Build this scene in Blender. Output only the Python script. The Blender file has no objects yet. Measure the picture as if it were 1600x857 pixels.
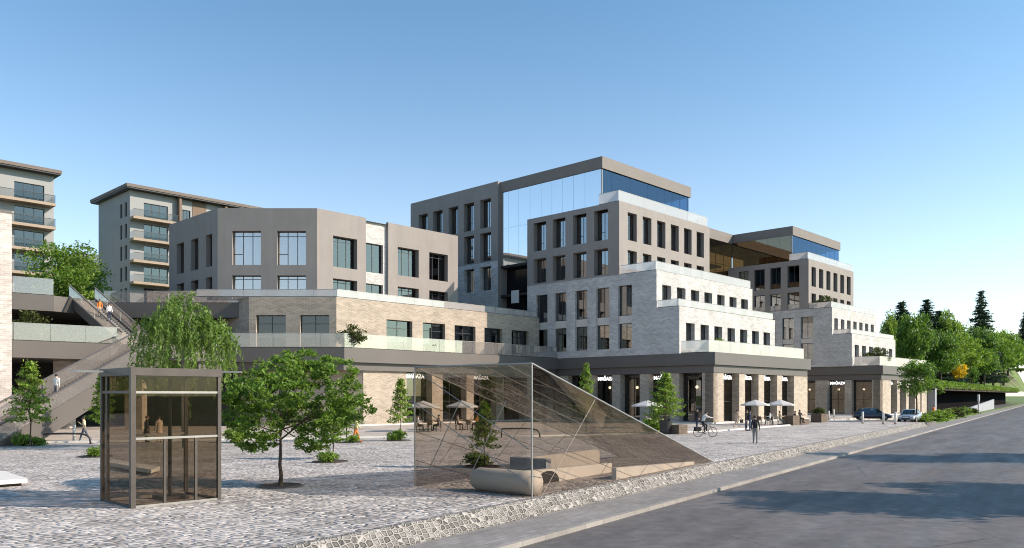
import bpy, bmesh, math, random
import numpy as np
from mathutils import Vector, Matrix, Quaternion
R = math.radians
S = bpy.context.scene
COL = S.collection
# ------------------------------------------------------------------ camera
cam_d = bpy.data.cameras.new('camera'); cam = bpy.data.objects.new('camera', cam_d); COL.objects.link(cam)
cam.location = (0, 0, 3.0); cam.rotation_euler = (R(90), 0, 0)
cam_d.sensor_width = 36.0; cam_d.lens = 28.17; cam_d.shift_y = 0.1184
cam_d.clip_start = 0.1; cam_d.clip_end = 6000
S.camera = cam
# ------------------------------------------------------------------ sky, sun, exposure
SUN_AZ, SUN_EL = -7.0, 30.0          # azimuth from +X (negative: towards the camera), elevation
w = bpy.data.worlds.new('World'); S.world = w; w.use_nodes = True
nt = w.node_tree; bg = nt.nodes['Background']
sky = nt.nodes.new('ShaderNodeTexSky'); sky.sky_type = 'NISHITA'; sky.sun_disc = False
sky.sun_elevation = R(SUN_EL); sky.sun_rotation = R(90 - SUN_AZ)
sky.air_density = 1.0; sky.dust_density = 1.2; sky.ozone_density = 1.6; sky.altitude = 100
tint = nt.nodes.new('ShaderNodeMix'); tint.data_type = 'RGBA'; tint.blend_type = 'MULTIPLY'; tint.inputs[0].default_value = 1.0
tint.inputs[7].default_value = (.64, .99, 1.08, 1)
nt.links.new(sky.outputs[0], tint.inputs[6]); # pale haze low over the horizon
gtc = nt.nodes.new('ShaderNodeTexCoord'); gsp = nt.nodes.new('ShaderNodeSeparateXYZ'); nt.links.new(gtc.outputs['Generated'], gsp.inputs[0])
def wm(op, a, b):
    m = nt.nodes.new('ShaderNodeMath'); m.operation = op
    for i, v in enumerate((a, b)):
        if hasattr(v, 'is_output'): nt.links.new(v, m.inputs[i])
        else: m.inputs[i].default_value = v
    return m.outputs[0]
hf = wm('POWER', wm('SUBTRACT', 1.0, wm('MAXIMUM', gsp.outputs[2], 0.0)), 5.5)
hz_ = nt.nodes.new('ShaderNodeMix'); hz_.data_type = 'RGBA'; hz_.blend_type = 'ADD'; nt.links.new(hf, hz_.inputs[0])
nt.links.new(tint.outputs[2], hz_.inputs[6]); hz_.inputs[7].default_value = (4.7, 3.0, 2.5, 1)
nt.links.new(hz_.outputs[2], bg.inputs[0]); bg.inputs[1].default_value = 0.125
sd = bpy.data.lights.new('sun', 'SUN'); sun = bpy.data.objects.new('sun', sd); COL.objects.link(sun)
sd.energy = 4.5; sd.angle = R(0.5); sd.color = (1.0, 0.845, 0.70)
sv = Vector((math.cos(R(SUN_AZ)) * math.cos(R(SUN_EL)), math.sin(R(SUN_AZ)) * math.cos(R(SUN_EL)), math.sin(R(SUN_EL))))
sun.rotation_euler = sv.to_track_quat('Z', 'Y').to_euler(); sun.location = (60, -10, 60)
S.view_settings.view_transform = 'Standard'; S.view_settings.look = 'None'
S.view_settings.exposure = 0.62; S.view_settings.gamma = 1.0
S.render.engine = 'CYCLES'
cy = S.cycles; cy.use_denoising = True; cy.max_bounces = 8; cy.diffuse_bounces = 3; cy.glossy_bounces = 4
cy.transmission_bounces = 4; cy.transparent_max_bounces = 20; cy.sample_clamp_indirect = 6
cy.filter_width = 1.05; cy.caustics_reflective = False; cy.caustics_refractive = False

# ------------------------------------------------------------------ placing helpers
FPX, HY = 1252.0, 618.0
def G(px, py, z=0.0):                   # ground point seen at that place of the photograph
    Y = (3.0 - z) * FPX / (py - HY); return ((px - 800) / FPX * Y, Y, z)
def at(px, Y, z=0.0): return ((px - 800) / FPX * Y, Y, z)
TH = math.atan2(.7222, .6917); P0 = Vector((21.07, 83.2, 0))
U = Vector((math.cos(TH), math.sin(TH))); V = Vector((-U.y, U.x))
def W(a, b, z=0.0): return (P0.x + a * U.x + b * V.x, P0.y + a * U.y + b * V.y, z)
def ab(X, Y):
    d = Vector((X - P0.x, Y - P0.y)); return d.dot(U), d.dot(V)
def onA(px, a):
    r = (px - 800) / FPX; x0, y0, _ = W(a, 0); return (r * y0 - x0) / (V.x - r * V.y)
def onB(px, b):
    r = (px - 800) / FPX; x0, y0, _ = W(0, b); return (r * y0 - x0) / (U.x - r * U.y)
SD = Vector((.565, .825)); SN = Vector((-.825, .565)); K0 = Vector((-.14, 18.07))   # the street's direction
def ST(t, n, z=0.0): p = K0 + SD * t + SN * n; return (p.x, p.y, z)

# ------------------------------------------------------------------ materials
def mat(name):
    m = bpy.data.materials.new(name); m.use_nodes = True
    return m, m.node_tree, m.node_tree.nodes['Principled BSDF']
def nd(t, kind, **kw):
    n = t.nodes.new(kind)
    for k, v in kw.items(): setattr(n, k, v)
    return n
def ramp(t, fac, stops):
    r = nd(t, 'ShaderNodeValToRGB'); e = r.color_ramp.elements
    while len(e) < len(stops): e.new(0.5)
    for el, (p, c) in zip(e, stops): el.position = p; el.color = (*c, 1)
    t.links.new(fac, r.inputs[0]); return r.outputs[0]
def noise(t, scale, coord=None, detail=4, rough=.55, out=0):
    n = nd(t, 'ShaderNodeTexNoise'); n.inputs['Scale'].default_value = scale
    n.inputs['Detail'].default_value = detail; n.inputs['Roughness'].default_value = rough
    if coord is not None: t.links.new(coord, n.inputs['Vector'])
    return n.outputs[out]
def mixc(t, fac, a, b, mode='MIX'):
    m = nd(t, 'ShaderNodeMix', data_type='RGBA', blend_type=mode)
    for i, v in ((0, fac), (6, a), (7, b)):
        if hasattr(v, 'is_output'): t.links.new(v, m.inputs[i])
        else: m.inputs[i].default_value = v if i == 0 else (*v, 1)
    return m.outputs[2]
def mth(t, op, a, b=None):
    m = nd(t, 'ShaderNodeMath', operation=op)
    for i, v in ((0, a), (1, b)):
        if v is None: continue
        if hasattr(v, 'is_output'): t.links.new(v, m.inputs[i])
        else: m.inputs[i].default_value = v
    return m.outputs[0]
def bump(t, p, height, strength, dist=.02):
    b = nd(t, 'ShaderNodeBump'); b.inputs['Strength'].default_value = strength; b.inputs['Distance'].default_value = dist
    t.links.new(height, b.inputs['Height']); t.links.new(b.outputs[0], p.inputs['Normal'])
def plain(name, c, rough=.6, var=.12, scale=1.2, metal=0.0, spec=.4, bmp=0.0):
    m, t, p = mat(name); tc = nd(t, 'ShaderNodeTexCoord').outputs['Object']
    f = noise(t, scale, tc, 6)
    t.links.new(ramp(t, f, [(.3, tuple(x * (1 - var) for x in c)), (.7, tuple(min(1, x * (1 + var)) for x in c))]), p.inputs['Base Color'])
    if bmp and 'render' in name:
        mp = nd(t, 'ShaderNodeMapping'); mp.inputs['Scale'].default_value = (1.6, 1.6, .12); t.links.new(tc, mp.inputs[0])
        stk = ramp(t, noise(t, 1.0, mp.outputs[0], 5, .65), [(.35, (.945,) * 3), (.62, (1.02,) * 3)])
        lk = p.inputs['Base Color'].links[0].from_socket; t.links.new(mixc(t, 1.0, lk, stk, 'MULTIPLY'), p.inputs['Base Color'])
    p.inputs['Roughness'].default_value = rough; p.inputs['Metallic'].default_value = metal
    p.inputs['Specular IOR Level'].default_value = spec
    if bmp: bump(t, p, noise(t, scale * 14, tc, 3), bmp)
    return m
def brick(name, c1, c2, mort, bw=.42, bh=.12, chev=.8):
    m, t, p = mat(name); uv = nd(t, 'ShaderNodeTexCoord').outputs['UV']
    sp = nd(t, 'ShaderNodeSeparateXYZ'); t.links.new(uv, sp.inputs[0])
    tri = mth(t, 'PINGPONG', sp.outputs[0], .95)
    vv = mth(t, 'ADD', sp.outputs[1], mth(t, 'MULTIPLY', tri, chev))
    cb = nd(t, 'ShaderNodeCombineXYZ'); t.links.new(sp.outputs[0], cb.inputs[0]); t.links.new(vv, cb.inputs[1])
    b = nd(t, 'ShaderNodeTexBrick'); t.links.new(cb.outputs[0], b.inputs['Vector'])
    b.inputs['Scale'].default_value = 1.0; b.inputs['Brick Width'].default_value = bw; b.inputs['Row Height'].default_value = bh
    b.inputs['Mortar Size'].default_value = .013; b.inputs['Mortar Smooth'].default_value = .3; b.inputs['Bias'].default_value = -.1
    b.inputs['Color1'].default_value = (*c1, 1); b.inputs['Color2'].default_value = (*c2, 1); b.inputs['Mortar'].default_value = (*mort, 1)
    # every few courses a paler one, and soft weathering
    cs = mth(t, 'PINGPONG', vv, .36)
    pale = mth(t, 'LESS_THAN', cs, .07)
    pale = mth(t, 'MULTIPLY', pale, ramp(t, noise(t, 1.1, uv, 3), [(.42, (.0,) * 3), (.6, (.38,) * 3)]))
    col = mixc(t, pale, b.outputs['Color'], tuple(min(1, x * 1.35) for x in c1))
    nz = ramp(t, noise(t, .45, uv, 5), [(.3, (.84,) * 3), (.7, (1.08,) * 3)])
    t.links.new(mixc(t, 1.0, col, nz, 'MULTIPLY'), p.inputs['Base Color'])
    p.inputs['Roughness'].default_value = .85; p.inputs['Specular IOR Level'].default_value = .25
    inv = mth(t, 'SUBTRACT', 1.0, b.outputs['Fac'])
    bump(t, p, inv, .5, .012)
    return m
def glass(name, tint, refl, ior=1.5, gcol=(1, 1, 1), rough=.0, white=0.0, wobble=0.0, graze=1.0):
    m, t, p = mat(name); t.nodes.remove(p); out = t.nodes['Material Output']
    tr = nd(t, 'ShaderNodeBsdfTransparent'); tr.inputs[0].default_value = (*tint, 1)
    gl = nd(t, 'ShaderNodeBsdfGlossy'); gl.inputs[0].default_value = (*gcol, 1); gl.inputs['Roughness'].default_value = rough
    lw = nd(t, 'ShaderNodeLayerWeight'); lw.inputs[0].default_value = .5; f0 = ((ior - 1) / (ior + 1)) ** 2
    fr = mth(t, 'ADD', mth(t, 'MULTIPLY', mth(t, 'POWER', lw.outputs['Facing'], 5.0), (1 - f0) * graze), f0)
    if wobble:
        tc = nd(t, 'ShaderNodeTexCoord').outputs['Object']
        b = nd(t, 'ShaderNodeBump'); b.inputs['Strength'].default_value = wobble; b.inputs['Distance'].default_value = .05
        t.links.new(noise(t, .35, tc, 1), b.inputs['Height']); t.links.new(b.outputs[0], gl.inputs['Normal'])
    f = mth(t, 'ADD', mth(t, 'MULTIPLY', fr, 1 - refl), refl)
    base = tr.outputs[0]
    if white:  # milky share, imitates bright sky reflected in the glass
        df = nd(t, 'ShaderNodeBsdfDiffuse'); df.inputs[0].default_value = (.70, .655, .63, 1)
        tl = nd(t, 'ShaderNodeBsdfTranslucent'); tl.inputs[0].default_value = (.85, .85, .86, 1)
        ms0 = nd(t, 'ShaderNodeMixShader'); ms0.inputs[0].default_value = .35
        t.links.new(df.outputs[0], ms0.inputs[1]); t.links.new(tl.outputs[0], ms0.inputs[2])
        ms = nd(t, 'ShaderNodeMixShader'); ms.inputs[0].default_value = white
        t.links.new(base, ms.inputs[1]); t.links.new(ms0.outputs[0], ms.inputs[2]); base = ms.outputs[0]
    mx = nd(t, 'ShaderNodeMixShader'); t.links.new(f, mx.inputs[0]); t.links.new(base, mx.inputs[1]); t.links.new(gl.outputs[0], mx.inputs[2])
    t.links.new(mx.outputs[0], out.inputs[0]); return m
def leafm(name, c1, c2, c3, trans=.35):
    m, t, p = mat(name); out = t.nodes['Material Output']
    g = nd(t, 'ShaderNodeNewGeometry').outputs['Random Per Island']
    tc = nd(t, 'ShaderNodeTexCoord').outputs['Object']
    col = ramp(t, g, [(0, c1), (.5, c2), (1, c3)])
    col = mixc(t, 1.0, col, ramp(t, noise(t, 1.3, tc, 2), [(.35, (.7,) * 3), (.65, (1.2,) * 3)]), 'MULTIPLY')
    t.links.new(col, p.inputs['Base Color']); p.inputs['Roughness'].default_value = .5; p.inputs['Specular IOR Level'].default_value = .3
    tl = nd(t, 'ShaderNodeBsdfTranslucent'); t.links.new(mixc(t, 1.0, col, (1.15, 1.25, .6), 'MULTIPLY'), tl.inputs[0])
    mx = nd(t, 'ShaderNodeMixShader'); mx.inputs[0].default_value = trans
    t.links.new(p.outputs[0], mx.inputs[1]); t.links.new(tl.outputs[0], mx.inputs[2]); t.links.new(mx.outputs[0], out.inputs[0])
    return m
def emis(name, c, s):
    m, t, p = mat(name); p.inputs['Base Color'].default_value = (*c, 1)
    p.inputs['Emission Color'].default_value = (*c, 1); p.inputs['Emission Strength'].default_value = s; return m

M = {}
M['render'] = plain('taupe_render', (.272, .243, .228), .8, .06, .5, bmp=.05)
M['roofband'] = plain('taupe_roof_band', (.185, .162, .15), .7, .06, .5)
M['grey_render'] = plain('grey_render', (.262, .238, .226), .8, .06, .5, bmp=.05)
M['fascia'] = plain('bronze_fascia', (.118, .105, .097), .5, .06, .4)
M['white_brick'] = brick('white_brick', (.545, .525, .51), (.395, .38, .37), (.62, .60, .58), bw=.62, bh=.17, chev=.35)
M['pale_brick'] = brick('pale_pink_brick', (.58, .51, .47), (.38, .33, .30), (.64, .60, .56), bw=.5, bh=.15, chev=0)
M['tan_brick'] = brick('tan_brick', (.44, .365, .29), (.315, .26, .205), (.52, .47, .41), bw=.6, bh=.16, chev=.3)
M['grey_brick'] = brick('pier_brick', (.47, .395, .315), (.32, .27, .215), (.58, .51, .44), bw=.6, bh=.16, chev=.35)
M['pane'] = glass('window_glass', (.30, .31, .33), .24, 1.5, (.95, .97, 1.0), wobble=.02)
M['atrium_glass'] = glass('atrium_glass', (.3, .33, .36), .62, 1.5, (.98, .98, 1.0), wobble=.03, white=.45)  # white share imitates the pale sky mirrored in the panes
M['amber_glass'] = glass('amber_glass', (.42, .28, .15), .14, 1.5, (1, .82, .58), wobble=.03)
M['clear_glass'] = glass('clear_glass', (.78, .79, .79), .0, 1.3, graze=.4)
M['pane_soft'] = glass('clear_window_glass', (.36, .36, .36), .07, 1.5, (.9, .93, .95), wobble=.02)
M['pane_pale'] = glass('sky_pale_glass', (.5, .5, .5), .42, 1.5, (1, 1, 1), wobble=.02, white=.75)  # paleness mixed in for the bright horizon reflected by these windows
M['bal_glass'] = glass('balustrade_glass', (.88, .86, .84), .09, 1.5, (1, .94, .90), white=.17)
M['bal_white'] = glass('sky_white_balustrade_glass', (.9, .9, .9), .07, 1.5, (1, .94, .9), white=.55)  # whiteness stands in for the bright sky reflected near the sun
M['blue_glass'] = glass('penthouse_glass', (.25, .36, .48), .06, 1.5, (.40, .58, .85), wobble=.03)
M['brown_glass'] = glass('brown_glass', (.86, .83, .80), .004, 1.3, graze=.3)
M['roof_glass'] = glass('dusty_roof_glass', (.70, .66, .62), .01, 1.35, graze=.5)
M['kiosk_glass'] = glass('kiosk_glass', (.73, .69, .64), .0, 1.3, graze=.35)
M['frame'] = plain('dark_frame', (.035, .033, .033), .45)
M['steel'] = plain('grey_steel', (.34, .32, .30), .4, .08, 3, .6)
M['bronze'] = plain('bronze_metal', (.085, .072, .064), .45, .15, 2.5, .3)
M['void'] = plain('unlit_concrete', (.012, .012, .013), 1, .1, 1, spec=0)  # near-black colour holds the darkness of the car park depth
M['recess_black'] = plain('recess_black', (.008, .008, .01), .12, .02, 1)  # black sheet stands in for the shade of the open atrium recess
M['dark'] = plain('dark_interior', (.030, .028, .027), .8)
M['warm'] = plain('warm_interior', (.33, .19, .09), .6, .3, 1.0)  # orange-brown stands in for warm light behind the glass
M['slab'] = plain('interior_slab', (.16, .14, .12), .8)
M['roof'] = plain('roof_gravel', (.30, .28, .26), .9, .15, 2)
M['white_stone'] = plain('white_stone', (.66, .63, .59), .7, .08, 1.5)
M['globe'] = emis('lit_globe', (1.0, .80, .52), 9.0)
M['curtain'] = plain('pale_blind', (.55, .53, .50), .9, .1, 1)
M['sign'] = emis('sign_white', (.95, .95, .93), 1.1)
M['bark'] = plain('bark', (.075, .052, .038), .9, .35, 6, bmp=.6)
M['bark_pale'] = plain('pale_bark', (.24, .21, .185), .9, .3, 5, bmp=.6)
M['leaf'] = leafm('leaf_mid', (.095, .17, .028), (.165, .265, .045), (.25, .355, .075), .45)
M['leaf_olive'] = leafm('leaf_olive', (.055, .075, .02), (.085, .105, .03), (.12, .135, .045))
M['leaf_lime'] = leafm('leaf_lime', (.14, .23, .035), (.21, .31, .05), (.29, .38, .075))
M['leaf_willow'] = leafm('leaf_weeping', (.11, .18, .04), (.17, .26, .06), (.24, .33, .10), .45)
M['leaf_dark'] = leafm('leaf_conifer', (.028, .052, .034), (.045, .078, .046), (.07, .11, .062), .15)
M['leaf_wood'] = leafm('leaf_wood', (.075, .15, .03), (.125, .22, .042), (.19, .29, .065), .42)
M['leaf_yellow'] = leafm('leaf_yellow', (.62, .40, .012), (.76, .53, .02), (.82, .62, .04))
M['soil'] = plain('soil', (.05, .035, .026), .95, .3, 5)
M['grass'] = plain('lawn', (.105, .155, .035), .95, .35, 1.8, bmp=.4)
M['concrete'] = plain('pale_concrete', (.60, .56, .515), .75, .06, .8)
M['stair'] = plain('stair_stone', (.27, .24, .215), .8, .08, .8)
M['timber'] = plain('planter_timber', (.12, .085, .06), .7, .3, 3)
M['bluewall'] = plain('blue_grey_panel', (.30, .31, .34), .6, .05)
M['skin'] = plain('skin', (.52, .33, .24), .6, .05); M['hair'] = plain('dark_hair', (.03, .02, .015), .6)
for n, c in dict(black=(.02, .02, .023), navy=(.03, .04, .075), white=(.72, .70, .67), beige=(.50, .38, .28), orange=(.62, .19, .04),
                 grey=(.22, .21, .20), cream=(.62, .52, .36), brown=(.12, .07, .045), lime=(.58, .56, .25), jean=(.07, .09, .14), umber=(.09, .07, .06)).items():
    M['c_' + n] = plain(n + '_cloth', c, .85, .08, 8)
M['parasol'] = plain('pale_canvas', (.47, .455, .44), .9, .05)
M['tyre'] = plain('rubber', (.018, .018, .018), .8)
M['car_dark'] = plain('dark_blue_paint', (.018, .023, .05), .2, .02, spec=.8)
M['car_silver'] = plain('silver_blue_paint', (.36, .40, .46), .25, .02, metal=.5, spec=.8)
M['carglass'] = glass('car_glass', (.06, .07, .08), .12, 1.5)
M['lamp'] = plain('lamp_lens', (.8, .8, .8), .15, .02)
M['apt'] = plain('apartment_render', (.31, .315, .315), .85, .05, .5)
M['apt_warm'] = plain('cream_trim', (.35, .275, .21), .8, .05, .5)
M['roofedge'] = plain('brown_roof_edge', (.17, .14, .12), .8, .08, .5)
M['apt_brown'] = plain('brown_panel', (.19, .135, .10), .8, .08, .5)

# ground materials
def cobble_mat():
    m, t, p = mat('granite_setts'); tc = nd(t, 'ShaderNodeTexCoord').outputs['Object']
    wv = nd(t, 'ShaderNodeMapping'); wv.inputs['Rotation'].default_value = (0, 0, R(34)); wv.inputs['Scale'].default_value = (3.3, 4.7, 1)
    dis = mixc(t, .06, tc, noise(t, .55, tc, 2, out=1), 'ADD')
    t.links.new(dis, wv.inputs[0])
    v = nd(t, 'ShaderNodeTexVoronoi', feature='DISTANCE_TO_EDGE'); v.inputs['Randomness'].default_value = .55; v.inputs['Scale'].default_value = 1
    t.links.new(wv.outputs[0], v.inputs['Vector'])
    vc = nd(t, 'ShaderNodeTexVoronoi'); vc.inputs['Randomness'].default_value = .55; vc.inputs['Scale'].default_value = 1; t.links.new(wv.outputs[0], vc.inputs['Vector'])
    sp = nd(t, 'ShaderNodeSeparateColor'); t.links.new(vc.outputs['Color'], sp.inputs[0])
    stone = ramp(t, sp.outputs[0], [(0, (.29, .262, .246)), (.5, (.46, .422, .398)), (1, (.62, .575, .545))])
    big = ramp(t, noise(t, .12, tc, 4), [(.3, (.85, .84, .84)), (.7, (1.1, 1.08, 1.06))])
    stone = mixc(t, 1.0, stone, big, 'MULTIPLY')
    fine = ramp(t, noise(t, 30, tc, 3), [(.3, (.85,) * 3), (.7, (1.12,) * 3)])
    stone = mixc(t, 1.0, stone, fine, 'MULTIPLY')
    j = mth(t, 'GREATER_THAN', v.outputs[0], .055)
    jc = ramp(t, noise(t, .35, tc, 3), [(.42, (.17, .15, .14)), (.6, (.56, .50, .46))])
    t.links.new(mixc(t, j, jc, stone), p.inputs['Base Color'])
    h = ramp(t, v.outputs[0], [(.0, (0,) * 3), (.22, (1,) * 3)])
    hh = mth(t, 'ADD', h, mth(t, 'MULTIPLY', sp.outputs[1], .5))
    bump(t, p, hh, 1.0, .042)
    p.inputs['Roughness'].default_value = .75; return m
def gabion_mat():
    m, t, p = mat('edge_stones'); uv = nd(t, 'ShaderNodeTexCoord').outputs['UV']
    mp = nd(t, 'ShaderNodeMapping'); mp.inputs['Scale'].default_value = (5.6, 9.0, 1); t.links.new(uv, mp.inputs[0])
    def vor(f):
        v = nd(t, 'ShaderNodeTexVoronoi', feature=f); v.inputs['Randomness'].default_value = .5; v.inputs['Scale'].default_value = 1
        t.links.new(mp.outputs[0], v.inputs['Vector']); return v
    e = vor('DISTANCE_TO_EDGE'); c = vor('F1'); sp = nd(t, 'ShaderNodeSeparateColor'); t.links.new(c.outputs['Color'], sp.inputs[0])
    st = ramp(t, sp.outputs[0], [(0, (.09, .082, .076)), (.6, (.20, .185, .17)), (1, (.32, .295, .275))])
    jn = ramp(t, e.outputs[0], [(.045, (1,) * 3), (.085, (0,) * 3)])
    t.links.new(mixc(t, jn, st, (.38, .355, .33)), p.inputs['Base Color']); p.inputs['Roughness'].default_value = .9
    bump(t, p, ramp(t, e.outputs[0], [(0, (1,) * 3), (.12, (.75,) * 3), (.2, (.2,) * 3), (.4, (.6,) * 3)]), 1, .06)
    return m
def asphalt_mat():
    m, t, p = mat('asphalt'); tc = nd(t, 'ShaderNodeTexCoord').outputs['Object']
    mp = nd(t, 'ShaderNodeMapping'); mp.inputs['Rotation'].default_value = (0, 0, -math.atan2(SD.y, SD.x)); t.links.new(tc, mp.inputs[0])
    st = nd(t, 'ShaderNodeMapping'); st.inputs['Scale'].default_value = (.18, 1.0, 1); t.links.new(mp.outputs[0], st.inputs[0])
    a = ramp(t, noise(t, .8, st.outputs[0], 5), [(.3, (.100, .094, .094)), (.7, (.160, .150, .148))])
    b = ramp(t, noise(t, 2.4, tc, 5, .65), [(.3, (.76, .74, .735)), (.7, (1.2, 1.17, 1.15))])
    g = ramp(t, noise(t, 55, tc, 2), [(.3, (.72,) * 3), (.7, (1.25,) * 3)])
    ck = nd(t, 'ShaderNodeTexVoronoi', feature='DISTANCE_TO_EDGE'); ck.inputs['Scale'].default_value = .13
    t.links.new(mixc(t, .25, tc, noise(t, 1.2, tc, 4, out=1), 'ADD'), ck.inputs['Vector'])
    cr = ramp(t, ck.outputs[0], [(0, (.55,) * 3), (.004, (1,) * 3)])
    c = mixc(t, 1.0, mixc(t, 1.0, mixc(t, 1.0, a, b, 'MULTIPLY'), g, 'MULTIPLY'), cr, 'MULTIPLY')
    t.links.new(c, p.inputs['Base Color'])
    t.links.new(ramp(t, noise(t, 1.2, st.outputs[0], 4), [(.3, (.48,) * 3), (.7, (.72,) * 3)]), p.inputs['Roughness']); p.inputs['Specular IOR Level'].default_value = .18
    bump(t, p, noise(t, 60, tc, 2), .35, .01); return m
def paver_mat(name, c, bw, bh, rot):
    m, t, p = mat(name); tc = nd(t, 'ShaderNodeTexCoord').outputs['Object']
    mp = nd(t, 'ShaderNodeMapping'); mp.inputs['Rotation'].default_value = (0, 0, rot); t.links.new(tc, mp.inputs[0])
    b = nd(t, 'ShaderNodeTexBrick'); t.links.new(mp.outputs[0], b.inputs['Vector']); b.inputs['Scale'].default_value = 1
    b.inputs['Brick Width'].default_value = bw; b.inputs['Row Height'].default_value = bh; b.inputs['Mortar Size'].default_value = .009
    b.inputs['Color1'].default_value = (*c, 1); b.inputs['Color2'].default_value = (*[x * .78 for x in c], 1); b.inputs['Mortar'].default_value = (*[x * .5 for x in c], 1)
    n2 = ramp(t, noise(t, .5, tc, 5, .6), [(.3, (.78,) * 3), (.7, (1.12,) * 3)])
    t.links.new(mixc(t, 1.0, b.outputs['Color'], n2, 'MULTIPLY'), p.inputs['Base Color']); p.inputs['Roughness'].default_value = .8
    bump(t, p, mth(t, 'SUBTRACT', 1.0, b.outputs['Fac']), .6, .01); return m
SA = -math.atan2(SD.y, SD.x)
M['cobble'] = cobble_mat(); M['gabion'] = gabion_mat(); M['asphalt'] = asphalt_mat()
M['paving'] = paver_mat('pavement_slabs', (.27, .25, .24), .42, .2, SA)
M['path'] = paver_mat('beige_paving', (.50, .44, .39), 1.2, .6, -TH)
M['kerb'] = paver_mat('kerb_stone', (.30, .275, .255), 1.0, 5, SA)

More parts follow.
